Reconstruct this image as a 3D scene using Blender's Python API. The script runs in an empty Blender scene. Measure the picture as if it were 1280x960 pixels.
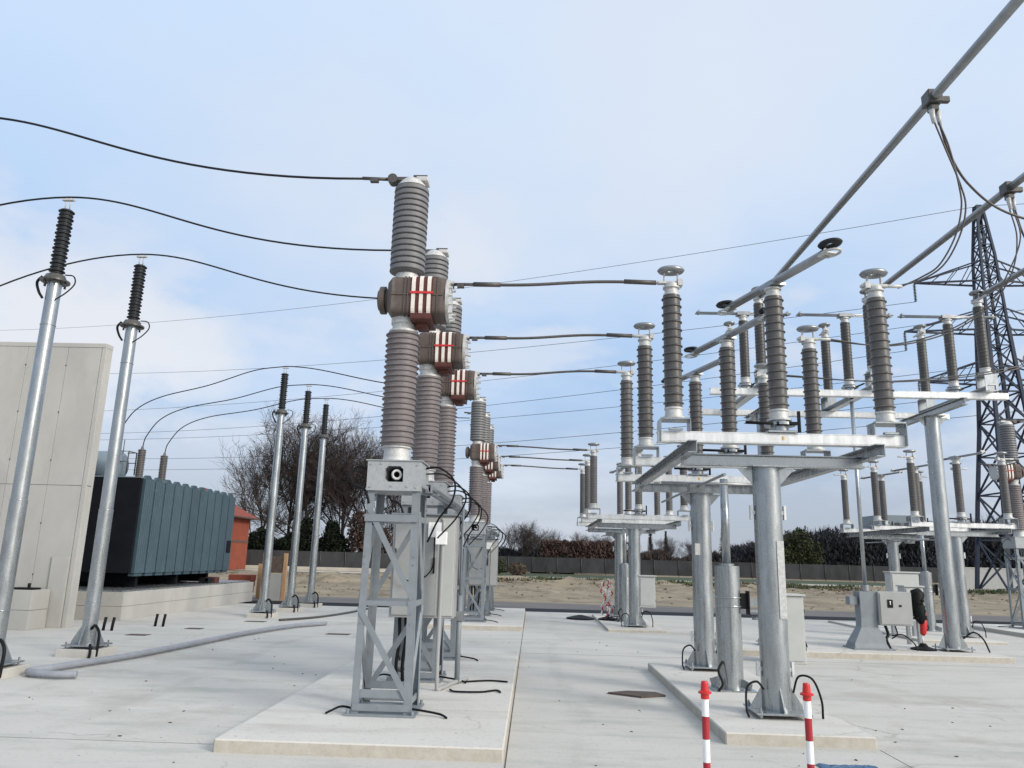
import bpy, math, random
from mathutils import Vector, Matrix, noise
random.seed(7)
R = math.radians
scene = bpy.context.scene
COL = scene.collection

# ------------------------------------------------------------------ mesh builder
class MB:
    def __init__(s):
        s.v = []; s.f = []; s.sm = []
    def _add(s, vs, fs, smooth=False):
        o = len(s.v)
        s.v.extend([tuple(p) for p in vs])
        for f in fs:
            s.f.append(tuple(i + o for i in f)); s.sm.append(smooth)
    def box(s, x0, x1, y0, y1, z0, z1):
        vs = [(x0,y0,z0),(x1,y0,z0),(x1,y1,z0),(x0,y1,z0),(x0,y0,z1),(x1,y0,z1),(x1,y1,z1),(x0,y1,z1)]
        s._add(vs, [(0,3,2,1),(4,5,6,7),(0,1,5,4),(1,2,6,5),(2,3,7,6),(3,0,4,7)])
        return s
    def bar(s, p0, p1, w, h, up=(0,0,1)):
        p0 = Vector(p0); p1 = Vector(p1); d = (p1-p0).normalized(); up = Vector(up)
        if abs(d.dot(up)) > .98: up = Vector((0,1,0))
        a = d.cross(up).normalized(); b = a.cross(d).normalized()
        vs = []
        for p in (p0, p1):
            for (i, j) in ((-1,-1),(1,-1),(1,1),(-1,1)):
                vs.append(p + a*(i*w/2) + b*(j*h/2))
        s._add(vs, [(3,2,1,0),(4,5,6,7),(0,1,5,4),(1,2,6,5),(2,3,7,6),(3,0,4,7)])
        return s
    def channel(s, p0, p1, w, h, t=.01, up=(0,0,1), I=False):
        """U (open backwards) or I section beam"""
        p0 = Vector(p0); p1 = Vector(p1); d = (p1-p0).normalized(); u = Vector(up)
        a = d.cross(u).normalized(); u = a.cross(d).normalized()
        off = Vector((0,0,0)) if I else a*(w/2 - t/2)
        s.bar(p0+off, p1+off, t, h-2*t-.001, up)
        for k in (-1, 1):
            s.bar(p0+u*(k*(h-t)/2), p1+u*(k*(h-t)/2), w, t, up)
        return s
    def tube(s, pts, r, seg=8, caps=True, smooth=True):
        pts = [Vector(p) for p in pts]; n = len(pts)
        rs = r if isinstance(r, (list, tuple)) else [r]*n
        d0 = (pts[1]-pts[0]).normalized()
        ref = Vector((0,0,1)) if abs(d0.z) < .9 else Vector((1,0,0))
        a = d0.cross(ref).normalized()
        vs = []
        for i in range(n):
            d = (pts[min(i+1,n-1)]-pts[max(i-1,0)]).normalized()
            a = (a - d*a.dot(d)).normalized(); b = d.cross(a)
            for k in range(seg):
                t = 2*math.pi*k/seg
                vs.append(pts[i] + (a*math.cos(t)+b*math.sin(t))*rs[i])
        fs = []
        for i in range(n-1):
            for k in range(seg):
                k2 = (k+1) % seg
                fs.append((i*seg+k, i*seg+k2, (i+1)*seg+k2, (i+1)*seg+k))
        s._add(vs, fs, smooth)
        if caps:
            o = len(s.v) - n*seg
            s.f.append(tuple(o+k for k in reversed(range(seg)))); s.sm.append(False)
            s.f.append(tuple(o+(n-1)*seg+k for k in range(seg))); s.sm.append(False)
        return s
    def lathe(s, prof, org=(0,0,0), axis='Z', seg=24, hard=True):
        org = Vector(org)
        def P(r, z, k):
            t = 2*math.pi*k/seg; c, q = r*math.cos(t), r*math.sin(t)
            if axis == 'Z': return org + Vector((c, q, z))
            if axis == 'X': return org + Vector((z, c, q))
            return org + Vector((q, z, c))
        if hard:
            for (a, b) in zip(prof[:-1], prof[1:]):
                vs = [P(a[0],a[1],k) for k in range(seg)] + [P(b[0],b[1],k) for k in range(seg)]
                s._add(vs, [(k,(k+1)%seg,seg+(k+1)%seg,seg+k) for k in range(seg)], True)
        else:
            vs = [P(r,z,k) for (r,z) in prof for k in range(seg)]
            fs = [(i*seg+k, i*seg+(k+1)%seg, (i+1)*seg+(k+1)%seg, (i+1)*seg+k) for i in range(len(prof)-1) for k in range(seg)]
            s._add(vs, fs, True)
        return s
    def cyl(s, r, z0, z1, org=(0,0,0), axis='Z', seg=24, r2=None):
        r2 = r if r2 is None else r2
        return s.lathe([(1e-4,z0),(r,z0),(r2,z1),(1e-4,z1)], org, axis, seg)
    def torus(s, Rm, rm, org, sx=1, sy=1, sz=1, seg=28, ms=8):
        vs = []; org = Vector(org)
        for i in range(seg):
            t = 2*math.pi*i/seg
            for j in range(ms):
                u = 2*math.pi*j/ms; rr = Rm + rm*math.cos(u)
                vs.append(org + Vector((rr*math.cos(t)*sx, rr*math.sin(t)*sy, rm*math.sin(u)*sz)))
        fs = [(i*ms+j, ((i+1)%seg)*ms+j, ((i+1)%seg)*ms+(j+1)%ms, i*ms+(j+1)%ms) for i in range(seg) for j in range(ms)]
        s._add(vs, fs, True)
        return s
    def prism(s, poly, d, org=(0,0,0), plane='XZ'):
        """poly 2d extruded by d"""
        org = Vector(org)
        def M(p, e):
            if plane == 'XZ': return org + Vector((p[0], e, p[1]))
            if plane == 'YZ': return org + Vector((e, p[0], p[1]))
            return org + Vector((p[0], p[1], e))
        n = len(poly)
        vs = [M(p,0) for p in poly] + [M(p,d) for p in poly]
        s._add(vs, [tuple(range(n)), tuple(reversed(range(n,2*n)))] + [(i,(i+1)%n,n+(i+1)%n,n+i) for i in range(n)])
        return s
    def mesh(s, name, mat, fix=True):
        me = bpy.data.meshes.new(name)
        me.from_pydata(s.v, [], s.f)
        me.polygons.foreach_set('use_smooth', s.sm)
        if mat: me.materials.append(mat)
        if fix:
            import bmesh
            bm = bmesh.new(); bm.from_mesh(me)
            bmesh.ops.recalc_face_normals(bm, faces=bm.faces); bm.to_mesh(me); bm.free()
        me.update()
        return me
    def islands(s):
        par = list(range(len(s.v)))
        def find(i):
            while par[i] != i: par[i] = par[par[i]]; i = par[i]
            return i
        for f in s.f:
            r0 = find(f[0])
            for i in f[1:]: par[find(i)] = r0
        out = {}
        for f, sm in zip(s.f, s.sm): out.setdefault(find(f[0]), []).append((f, sm))
        res = []
        for fl in out.values():
            m = MB(); ids = {}
            for f, sm in fl:
                g = []
                for i in f:
                    if i not in ids: ids[i] = len(m.v); m.v.append(s.v[i])
                    g.append(ids[i])
                m.f.append(tuple(g)); m.sm.append(sm)
            res.append(m)
        return res
    def build_each(s, name, mat, parent=None, bevel=0):
        return [m.build(name, mat, parent, bevel) for m in s.islands()]
    def build(s, name, mat, parent=None, bevel=0, loc=None, fix=True):
        o = bpy.data.objects.new(name, s.mesh(name, mat, fix)); COL.objects.link(o)
        if parent: o.parent = parent
        if loc: o.location = loc
        if bevel:
            m = o.modifiers.new('bevel', 'BEVEL'); m.width = bevel; m.segments = 1; m.limit_method = 'ANGLE'; m.angle_limit = R(50)
        return o

def tag(o, label=None, cat=None, group=None, kind=None):
    if label: o['label'] = label
    if cat: o['category'] = cat
    if group: o['group'] = group
    if kind: o['kind'] = kind
    return o
def thing(name, loc, label, cat, group=None, rz=0):
    o = bpy.data.objects.new(name, None); COL.objects.link(o)
    o.empty_display_size = .2
    o.location = loc; o.rotation_euler = (0,0,rz)
    return tag(o, label, cat, group)
def dup(o, loc=None, label=None, group=None, rz=None, parent=None, sc=None):
    c = o.copy(); COL.objects.link(c)
    if parent: c.parent = parent
    if loc: c.location = loc
    if rz is not None: c.rotation_euler = (0,0,rz)
    if sc: c.scale = sc
    if label: c['label'] = label
    if group: c['group'] = group
    for ch in list(o.children): dup(ch, parent=c)
    return c
def link(me, name, parent, loc=(0,0,0), rz=0):
    o = bpy.data.objects.new(name, me); COL.objects.link(o)
    o.parent = parent; o.location = loc; o.rotation_euler = (0,0,rz)
    return o
def bez(p0, p1, p2, p3, n=16):
    p0,p1,p2,p3 = map(Vector,(p0,p1,p2,p3)); out=[]
    for i in range(n+1):
        t=i/n; u=1-t
        out.append(p0*u**3+p1*(3*u*u*t)+p2*(3*u*t*t)+p3*t**3)
    return out
def spl(pts, n=8):
    """catmull-rom through points"""
    P=[Vector(p) for p in pts]; P=[P[0]*2-P[1]]+P+[P[-1]*2-P[-2]]; out=[]
    for i in range(1,len(P)-2):
        for k in range(n):
            t=k/n
            out.append(.5*((2*P[i])+(P[i+1]-P[i-1])*t+(2*P[i-1]-5*P[i]+4*P[i+1]-P[i+2])*t*t+(3*P[i]-P[i-1]-3*P[i+1]+P[i+2])*t**3))
    out.append(P[-2]); return out

# ------------------------------------------------------------------ materials
def mat(name, col, rough=.6, metal=0, var=.15, scale=6, bump=0, bscale=60, spec=.5, stretch=None, dirt=None, vary=0):
    m = bpy.data.materials.new(name); m.use_nodes = True
    nt = m.node_tree; N = nt.nodes; L = nt.links
    b = N['Principled BSDF']
    b.inputs['Roughness'].default_value = rough; b.inputs['Metallic'].default_value = metal
    b.inputs['Specular IOR Level'].default_value = spec
    geo = N.new('ShaderNodeNewGeometry')
    vec = geo.outputs['Position']
    if stretch:
        mp = N.new('ShaderNodeMapping'); mp.inputs['Scale'].default_value = stretch
        L.new(vec, mp.inputs['Vector']); vec = mp.outputs['Vector']
    n = N.new('ShaderNodeTexNoise'); n.inputs['Scale'].default_value = scale; n.inputs['Detail'].default_value = 6; n.inputs['Roughness'].default_value = .62
    L.new(vec, n.inputs['Vector'])
    cr = N.new('ShaderNodeValToRGB')
    cr.color_ramp.elements[0].position = .3; cr.color_ramp.elements[1].position = .7
    cr.color_ramp.elements[0].color = (*[c*(1-var) for c in col], 1)
    cr.color_ramp.elements[1].color = (*[min(1,c*(1+var)) for c in col], 1)
    L.new(n.outputs['Fac'], cr.inputs['Fac'])
    out = cr.outputs['Color']
    if dirt:
        n3 = N.new('ShaderNodeTexNoise'); n3.inputs['Scale'].default_value = dirt[1]; n3.inputs['Detail'].default_value = 8; n3.inputs['Roughness'].default_value = .7
        L.new(vec, n3.inputs['Vector'])
        c3 = N.new('ShaderNodeValToRGB'); c3.color_ramp.elements[0].position = dirt[2]; c3.color_ramp.elements[1].position = dirt[2]+dirt[3]
        L.new(n3.outputs['Fac'], c3.inputs['Fac'])
        mx = N.new('ShaderNodeMix'); mx.data_type = 'RGBA'
        L.new(c3.outputs['Color'], mx.inputs[0]); L.new(out, mx.inputs[6]); mx.inputs[7].default_value = (*dirt[0], 1)
        out = mx.outputs[2]
    if vary:
        oi = N.new('ShaderNodeObjectInfo'); mr = N.new('ShaderNodeMapRange'); mr.inputs[3].default_value = 1-vary; mr.inputs[4].default_value = 1+vary; L.new(oi.outputs['Random'], mr.inputs[0])
        sc_ = N.new('ShaderNodeVectorMath'); sc_.operation = 'SCALE'; L.new(out, sc_.inputs[0]); L.new(mr.outputs[0], sc_.inputs['Scale']); out = sc_.outputs[0]
    L.new(out, b.inputs['Base Color'])
    rr = N.new('ShaderNodeMapRange'); rr.inputs[3].default_value = max(0,rough-.08); rr.inputs[4].default_value = min(1,rough+.1)
    L.new(n.outputs['Fac'], rr.inputs[0]); L.new(rr.outputs[0], b.inputs['Roughness'])
    if bump:
        n2 = N.new('ShaderNodeTexNoise'); n2.inputs['Scale'].default_value = bscale; n2.inputs['Detail'].default_value = 5
        L.new(vec, n2.inputs['Vector'])
        bp = N.new('ShaderNodeBump'); bp.inputs['Strength'].default_value = bump; bp.inputs['Distance'].default_value = .02
        L.new(n2.outputs['Fac'], bp.inputs['Height']); L.new(bp.outputs['Normal'], b.inputs['Normal'])
    return m

M = {}
def galv(name, col, rough, metal):
    m = bpy.data.materials.new(name); m.use_nodes = True
    nt = m.node_tree; N = nt.nodes; L = nt.links; b = N['Principled BSDF']
    b.inputs['Metallic'].default_value = metal
    geo = N.new('ShaderNodeNewGeometry')
    vo = N.new('ShaderNodeTexVoronoi'); vo.inputs['Scale'].default_value = 55
    L.new(geo.outputs['Position'], vo.inputs['Vector'])
    mp = N.new('ShaderNodeMapping'); mp.inputs['Scale'].default_value = (5,5,.9); L.new(geo.outputs['Position'], mp.inputs['Vector'])
    n = N.new('ShaderNodeTexNoise'); n.inputs['Scale'].default_value = 2.2; n.inputs['Detail'].default_value = 7; n.inputs['Roughness'].default_value = .65
    L.new(mp.outputs['Vector'], n.inputs['Vector'])
    sep = N.new('ShaderNodeSeparateColor'); L.new(vo.outputs['Color'], sep.inputs[0])
    add = N.new('ShaderNodeMath'); add.operation = 'MULTIPLY_ADD'; L.new(sep.outputs[0], add.inputs[0]); add.inputs[1].default_value = .07; L.new(n.outputs['Fac'], add.inputs[2])
    cr = N.new('ShaderNodeValToRGB'); cr.color_ramp.elements[0].position = .38; cr.color_ramp.elements[1].position = .78
    cr.color_ramp.elements[0].color = (*[c*.80 for c in col],1); cr.color_ramp.elements[1].color = (*[min(1,c*1.16) for c in col],1)
    L.new(add.outputs[0], cr.inputs['Fac']); L.new(cr.outputs['Color'], b.inputs['Base Color'])
    rr = N.new('ShaderNodeMapRange'); rr.inputs[1].default_value=.3; rr.inputs[2].default_value=.8; rr.inputs[3].default_value = rough-.08; rr.inputs[4].default_value = rough+.14
    L.new(add.outputs[0], rr.inputs[0]); L.new(rr.outputs[0], b.inputs['Roughness'])
    return m
M['galv'] = galv('galvanised_steel', (.36,.385,.40), .24, .78)
M['galv_bright'] = galv('bright_galvanised_steel', (.68,.69,.69), .40, .3)
M['alu'] = mat('aluminium', (.28,.29,.30), .34, .75, .14, 9)
M['white_metal'] = mat('cast_aluminium', (.48,.48,.47), .5, .15, .22, 30, .15, 80)
M['paint'] = mat('grey_painted_steel', (.185,.208,.228), .5, 0, .10, 8, .03, 120, dirt=((.15,.15,.15), 14, .62, .12))
M['speckle'] = mat('speckled_zinc_plate', (.33,.345,.355), .55, .1, .10, 20, .05, 200, dirt=((.22,.23,.24), 60, .56, .1))
M['cab'] = mat('cabinet_paint', (.30,.305,.30), .45, 0, .06, 3, dirt=((.25,.25,.24), 2.5, .56, .25))
M['cab_light'] = mat('pale_cabinet_paint', (.41,.42,.405), .45, 0, .06, 3, dirt=((.34,.34,.32), 2.5, .56, .25))
M['por_grey'] = mat('grey_silicone', (.135,.135,.14), .5, 0, .08, 12, spec=.35, vary=.12, dirt=((.17,.155,.14), 3.2, .56, .22), stretch=(2,2,.7))
M['por_mauve'] = mat('mauve_grey_silicone', (.165,.145,.148), .5, 0, .10, 10, spec=.35, vary=.12, dirt=((.17,.155,.14), 3.2, .56, .22), stretch=(2,2,.7))
M['por_brown'] = mat('brown_grey_porcelain', (.094,.089,.087), .36, 0, .10, 10, spec=.35, vary=.12, dirt=((.17,.155,.14), 3.2, .56, .22), stretch=(2,2,.7))
M['por_dark'] = mat('dark_grey_porcelain', (.066,.063,.06), .34, 0, .10, 10, spec=.35, vary=.12, dirt=((.17,.155,.14), 3.2, .56, .22), stretch=(2,2,.7))
M['por_black'] = mat('charcoal_rubber', (.020,.022,.026), .5, 0, .12, 10, spec=.25)
M['brown'] = mat('brown_grey_enamel', (.094,.072,.063), .5, 0, .14, 9, .04, 60, spec=.3, vary=.12, dirt=((.17,.155,.14), 3.2, .56, .22), stretch=(2,2,.7))
M['redbrown'] = mat('red_brown_enamel', (.085,.028,.022), .5, 0, .2, 14, spec=.3)
M['cream'] = mat('cream_plastic', (.68,.63,.57), .5, 0, .08, 20)
M['red'] = mat('red_plastic', (.5,.018,.02), .4, 0, .08, 10)
M['dkred'] = mat('deep_red_paint', (.33,.014,.024), .45, 0, .14, 10, dirt=((.22,.03,.03), 26, .6, .12))
M['white'] = mat('white_plastic', (.78,.78,.77), .45, 0, .05, 10, dirt=((.45,.43,.4), 20, .62, .15))
M['black'] = mat('black_rubber', (.008,.008,.009), .55, 0, .2, 10, spec=.15)
M['cable'] = mat('dark_stranded_cable', (.018,.018,.02), .5, .2, .2, 40, spec=.2)
M['alucable'] = mat('weathered_aluminium_cable', (.085,.078,.075), .5, .4, .25, 40)
M['teal'] = mat('blue_grey_radiator_paint', (.042,.072,.092), .45, 0, .12, 1.6, dirt=((.065,.105,.128), 3, .55, .2), spec=.3)
M['navy'] = mat('dark_tank_paint', (.007,.008,.011), .6, 0, .25, 2, spec=.12)
M['cons'] = mat('pale_blue_grey_paint', (.15,.19,.225), .4, 0, .08, 3)
M['rust'] = mat('rusty_plate', (.085,.062,.05), .8, .1, .35, 8, .25, 50)
M['yellow'] = mat('yellow_tag_plastic', (.7,.36,.02), .5)
M['conduit'] = mat('grey_conduit_plastic', (.24,.255,.285), .5, 0, .12, 8)
M['blue'] = mat('blue_tarpaulin', (.05,.11,.20), .5, 0, .3, 7, .4, 12)
M['timber'] = mat('raw_timber', (.36,.22,.12), .75, 0, .2, 5, .1, 40, stretch=(6,6,1))
M['orange'] = mat('orange_plaster', (.20,.046,.024), .85, 0, .14, 1.2, .15, 20)
M['tile'] = mat('red_roof_tiles', (.19,.046,.03), .8, 0, .25, 3, .4, 6)
M['glass'] = mat('dark_window_glass', (.03,.035,.04), .15)
M['pylon'] = mat('dark_weathered_pylon_steel', (.024,.033,.055), .6, .0, .2, 1, spec=.25)
M['bark'] = mat('grey_bark', (.05,.042,.038), .9, 0, .25, 3, spec=.1)
M['bark_far'] = mat('brown_twigs', (.055,.045,.042), .9, 0, .3, .3, spec=.1)
M['ivy'] = mat('dark_evergreen_leaves', (.012,.017,.010), .8, 0, .5, .5, spec=.1)
M['hedge'] = mat('russet_dry_leaves', (.075,.05,.043), .85, 0, .4, .5, spec=.1)
M['scrub'] = mat('dull_green_scrub', (.045,.05,.026), .85, 0, .45, .6, spec=.1)
M['wood'] = mat('hazed_winter_wood', (.034,.036,.042), .9, 0, .4, .22, spec=.1)  # blue-grey of distance haze is mixed into this base colour
M['conifer'] = mat('dark_conifer_needles', (.03,.034,.03), .85, 0, .3, .4)
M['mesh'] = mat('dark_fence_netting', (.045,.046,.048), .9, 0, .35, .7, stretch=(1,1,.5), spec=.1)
M['concrete_wall'] = mat('precast_concrete', (.37,.362,.34), .8, 0, .10, .9, .12, 90, stretch=(1,1,.45), dirt=((.31,.30,.28), 1.3, .53, .25))
M['concrete_edge'] = mat('cast_concrete', (.44,.425,.39), .85, 0, .12, 3, .2, 70, dirt=((.34,.30,.24), 5, .6, .2))

def concrete(name, base, dark, warm, rim=None):
    m = bpy.data.materials.new(name); m.use_nodes = True
    nt = m.node_tree; N = nt.nodes; L = nt.links; b = N['Principled BSDF']
    b.inputs['Roughness'].default_value = .82; b.inputs['Specular IOR Level'].default_value = .35
    geo = N.new('ShaderNodeNewGeometry'); pos = geo.outputs['Position']
    def nz(scale, det=6, rough=.6, st=None):
        v = pos
        if st:
            mp = N.new('ShaderNodeMapping'); mp.inputs['Scale'].default_value = st; L.new(pos, mp.inputs['Vector']); v = mp.outputs['Vector']
        n = N.new('ShaderNodeTexNoise'); n.inputs['Scale'].default_value = scale; n.inputs['Detail'].default_value = det; n.inputs['Roughness'].default_value = rough
        L.new(v, n.inputs['Vector']); return n.outputs['Fac']
    def ramp(f, p0, p1, c0=(0,0,0), c1=(1,1,1)):
        r = N.new('ShaderNodeValToRGB'); r.color_ramp.elements[0].position = p0; r.color_ramp.elements[1].position = p1
        r.color_ramp.elements[0].color = (*c0,1); r.color_ramp.elements[1].color = (*c1,1); L.new(f, r.inputs['Fac']); return r.outputs['Color']
    def mix(f, a, bcol, k=1.0):
        x = N.new('ShaderNodeMix'); x.data_type = 'RGBA'
        if k != 1.0:
            mm = N.new('ShaderNodeMath'); mm.operation = 'MULTIPLY'; L.new(f, mm.inputs[0]); mm.inputs[1].default_value = k; f = mm.outputs[0]
        L.new(f, x.inputs[0])
        if isinstance(a, tuple): x.inputs[6].default_value = (*a,1)
        else: L.new(a, x.inputs[6])
        if isinstance(bcol, tuple): x.inputs[7].default_value = (*bcol,1)
        else: L.new(bcol, x.inputs[7])
        return x.outputs[2]
    c = ramp(nz(.35,7,.6), .3, .7, tuple(x*.93 for x in base), tuple(min(1,x*1.05) for x in base))
    c = mix(ramp(nz(.22,5,.65), .52, .72), c, warm, .55)
    c = mix(ramp(nz(1.1,8,.72,(.5,2.2,1)), .50, .68), c, dark, .75)     # broom / trowel smears
    c = mix(ramp(nz(24,4,.6), .58, .66), c, tuple(x*.6 for x in base), .4)   # fine pitting
    vo = N.new('ShaderNodeTexVoronoi'); vo.inputs['Scale'].default_value = 4.2; vo.inputs['Randomness'].default_value = 1; L.new(pos, vo.inputs['Vector'])
    sp = ramp(vo.outputs['Distance'], .04, .055, (1,1,1), (0,0,0))
    gate = ramp(nz(.8,4,.6), .46, .52)
    mm = N.new('ShaderNodeMath'); mm.operation = 'MULTIPLY'; L.new(sp, mm.inputs[0]); L.new(gate, mm.inputs[1])
    c = mix(mm.outputs[0], c, (.06,.052,.045), .85)                     # crumbs of dirt
    vo2 = N.new('ShaderNodeTexVoronoi'); vo2.inputs['Scale'].default_value = 13; L.new(pos, vo2.inputs['Vector'])
    sp2 = ramp(vo2.outputs['Distance'], .05, .08, (1,1,1), (0,0,0))
    gate2 = ramp(nz(1.6,4,.6), .54, .60)
    mm2 = N.new('ShaderNodeMath'); mm2.operation = 'MULTIPLY'; L.new(sp2, mm2.inputs[0]); L.new(gate2, mm2.inputs[1])
    c = mix(mm2.outputs[0], c, (.12,.11,.10), .7)
    # faint tyre tracks along the yard: two bands that wander and break up
    sxy = N.new('ShaderNodeSeparateXYZ'); L.new(pos, sxy.inputs[0])
    def mt(op, a, b_):
        q_ = N.new('ShaderNodeMath'); q_.operation = op
        for i_, v_ in enumerate((a,b_)):
            if isinstance(v_,(int,float)): q_.inputs[i_].default_value = v_
            else: L.new(v_, q_.inputs[i_])
        return q_.outputs[0]
    wob = mt('MULTIPLY', mt('SUBTRACT', nz(.12,2,.5,(.2,1,1)), .5), 2.2)
    for x_ in (.55, -4.6, -6.2):
        dx_ = mt('ABSOLUTE', mt('SUBTRACT', mt('ADD', sxy.outputs[0], wob), x_), 0)
        tm = ramp(dx_, .06, .17, (1,1,1), (0,0,0))
        tm = mt('MULTIPLY', tm, ramp(nz(1.3,7,.75,(1,.35,1)), .42, .66))
        c = mix(tm, c, tuple(x*.72 for x in dark), .34)
    crk = N.new('ShaderNodeTexVoronoi'); crk.feature = 'DISTANCE_TO_EDGE'; crk.inputs['Scale'].default_value = .32
    wv = N.new('ShaderNodeVectorMath'); wv.operation = 'MULTIPLY_ADD'; nn = N.new('ShaderNodeTexNoise'); nn.inputs['Scale'].default_value = 1.6; nn.inputs['Detail'].default_value = 5; L.new(pos, nn.inputs['Vector'])
    L.new(nn.outputs['Color'], wv.inputs[0]); wv.inputs[1].default_value = (.9,.9,0); L.new(pos, wv.inputs[2]); L.new(wv.outputs[0], crk.inputs['Vector'])
    cl = ramp(crk.outputs['Distance'], .0012, .0045, (1,1,1), (0,0,0)); cg = ramp(nz(.45,3,.5), .52, .60)
    mm3 = N.new('ShaderNodeMath'); mm3.operation = 'MULTIPLY'; L.new(cl, mm3.inputs[0]); L.new(cg, mm3.inputs[1])
    c = mix(mm3.outputs[0], c, (.16,.15,.135), .6)
    c = mix(ramp(nz(.5,7,.7,(.18,1.5,1)), .55, .68), c, tuple(min(1,x*1.14) for x in base), .6)   # paler cement laitance streaks
    c = mix(ramp(nz(.28,6,.72), .54, .64), c, tuple(x*.76 for x in warm), .6)                    # damp, sandy patches
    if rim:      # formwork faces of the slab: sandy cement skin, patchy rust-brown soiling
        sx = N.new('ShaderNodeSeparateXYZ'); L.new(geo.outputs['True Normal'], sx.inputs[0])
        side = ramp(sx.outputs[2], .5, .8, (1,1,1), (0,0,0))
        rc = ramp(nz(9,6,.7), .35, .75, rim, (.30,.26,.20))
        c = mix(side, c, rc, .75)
    L.new(c, b.inputs['Base Color'])
    bp = N.new('ShaderNodeBump'); bp.inputs['Strength'].default_value = .25; bp.inputs['Distance'].default_value = .015
    L.new(nz(38,6,.65), bp.inputs['Height']); L.new(bp.outputs['Normal'], b.inputs['Normal'])
    return m
M['yard'] = concrete('brushed_yard_concrete', (.50,.482,.448), (.33,.35,.31), (.47,.44,.39))
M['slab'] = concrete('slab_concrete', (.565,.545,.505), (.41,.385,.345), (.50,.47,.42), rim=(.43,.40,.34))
M['dirt'] = mat('dry_tan_soil', (.225,.185,.125), .95, 0, .3, .35, .6, 3, stretch=(1,1,1), dirt=((.12,.092,.062), .55, .50, .14))
M['clod'] = mat('turned_earth', (.15,.112,.075), .95, 0, .4, 1.2)
M['road'] = mat('dusty_asphalt', (.115,.108,.104), .9, 0, .2, .6, .2, 30)
M['membrane'] = mat('black_edge_membrane', (.012,.013,.016), .7, 0, .3, 2, spec=.1)
M['gravel'] = mat('pale_gravel', (.42,.39,.335), .9, 0, .2, .5, .3, 8)
M['grass'] = mat('short_green_grass', (.032,.05,.02), .95, 0, .35, .25, .5, 5)
M['stalk'] = mat('weed_leaves', (.06,.075,.03), .85, 0, .5, .8)
M['deadweed'] = mat('dead_weed_stalks', (.10,.075,.05), .9, 0, .4, .8)

# ------------------------------------------------------------------ camera (solved from the photograph's vanishing points)
cam = bpy.data.cameras.new('camera'); co = bpy.data.objects.new('camera', cam); COL.objects.link(co)
X = Vector((.99932081,-.01924819,.0314232)); Y = Vector((.02636968,-.22211387,-.97466408)); Z = Vector((.02574005,.97483072,-.22145545))
# rows of the rotation = camera axes expressed in the world
m3 = Matrix(((X[0],X[1],X[2]),(Y[0],Y[1],Y[2]),(Z[0],Z[1],Z[2])))
co.matrix_world = Matrix.Translation((0,0,1.7)) @ m3.to_4x4()
cam.sensor_width = 36; cam.lens = 961/1280*36; cam.clip_end = 3000; cam.clip_start = .05
scene.camera = co

# ------------------------------------------------------------------ the setting
def sheet(name, x0, x1, y0, y1, z, m):
    b = MB(); b._add([(x0,y0,z),(x1,y0,z),(x1,y1,z),(x0,y1,z)], [(0,1,2,3)])
    return tag(b.build(name, m, fix=False), kind='structure')
# ground: one sheet to the horizon, relief close to the yard
def ground():
    xs = [-900,-400,-200,-120]+[-80+1.0*i for i in range(181)]+[140,220,400,900]
    ys = [-300,-100,-40,0,20]+[27+.8*i for i in range(60)]+[78,84,92,105,130,180,260,420,700,1200]
    b = MB(); vs = []
    for y in ys:
        for x in xs:
            z = -.06
            if 33 < y < 74:
                k = min(1,(y-33)/3)*min(1,(74-y)/3)
                z += k*(.16*noise.noise((x*.16,y*.22,1.3))+.13*noise.noise((x*.6,y*.7,4))+.07*noise.noise((x*1.7,y*1.9,9)))
                if 50 < y < 68: z += .6*max(0, noise.noise((x*.35,y*.3,20)))*k + .3*max(0,noise.noise((x*1.1,y*.9,23)))*k
            vs.append((x,y,z))
    n = len(xs)
    fs = [(j*n+i, j*n+i+1, (j+1)*n+i+1, (j+1)*n+i) for j in range(len(ys)-1) for i in range(n-1)]
    b._add(vs, fs, True)
    return tag(b.build('ground', M['dirt'], fix=False), kind='structure')
ground()
b = MB(); b.box(-40,40,-12,26.6,-.3,0); tag(b.build('yard', M['yard']), kind='structure')
sheet('edge_strip', -60,60,26.6,28.9,-.03,M['membrane'])
sheet('road', -80,90,28.9,32.6,-.034,M['road'])
sheet('gravel_path', -120,140,74,80.5,-.02,M['gravel'])
o = sheet('grass', -4,140,80.5,97,-.02,M['grass']); o['kind'] = 'stuff'; tag(o, 'green grass strip in front of the far fence', 'grass')
def slab(x0,x1,y0,y1,h=.11,c=.03):
    b = MB()
    b.box(x0,x1,y0,y1,-.02,h)
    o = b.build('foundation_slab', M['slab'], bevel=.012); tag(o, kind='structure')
    # cast rim with weathered edge face, 2 mm proud of the slab sides
    return o
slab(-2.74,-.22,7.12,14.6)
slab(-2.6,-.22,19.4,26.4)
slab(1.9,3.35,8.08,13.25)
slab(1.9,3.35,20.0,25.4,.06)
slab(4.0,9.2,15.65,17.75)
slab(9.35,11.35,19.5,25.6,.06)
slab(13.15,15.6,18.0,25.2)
# saw-cut joints of the yard (thin dark sealant strips)
b = MB()
for x in (-.2,): b.box(x-.005,x+.005,-5,26.5,0,.003)
b.box(-.2,12,15.0,15.004,0,.0022); b.box(3.36,3.365,3,8.05,0,.0022); b.box(-12,-2.75,7.4,7.404,0,.002)
tag(b.build('yard_joint', M['rust']), kind='structure')

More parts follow.
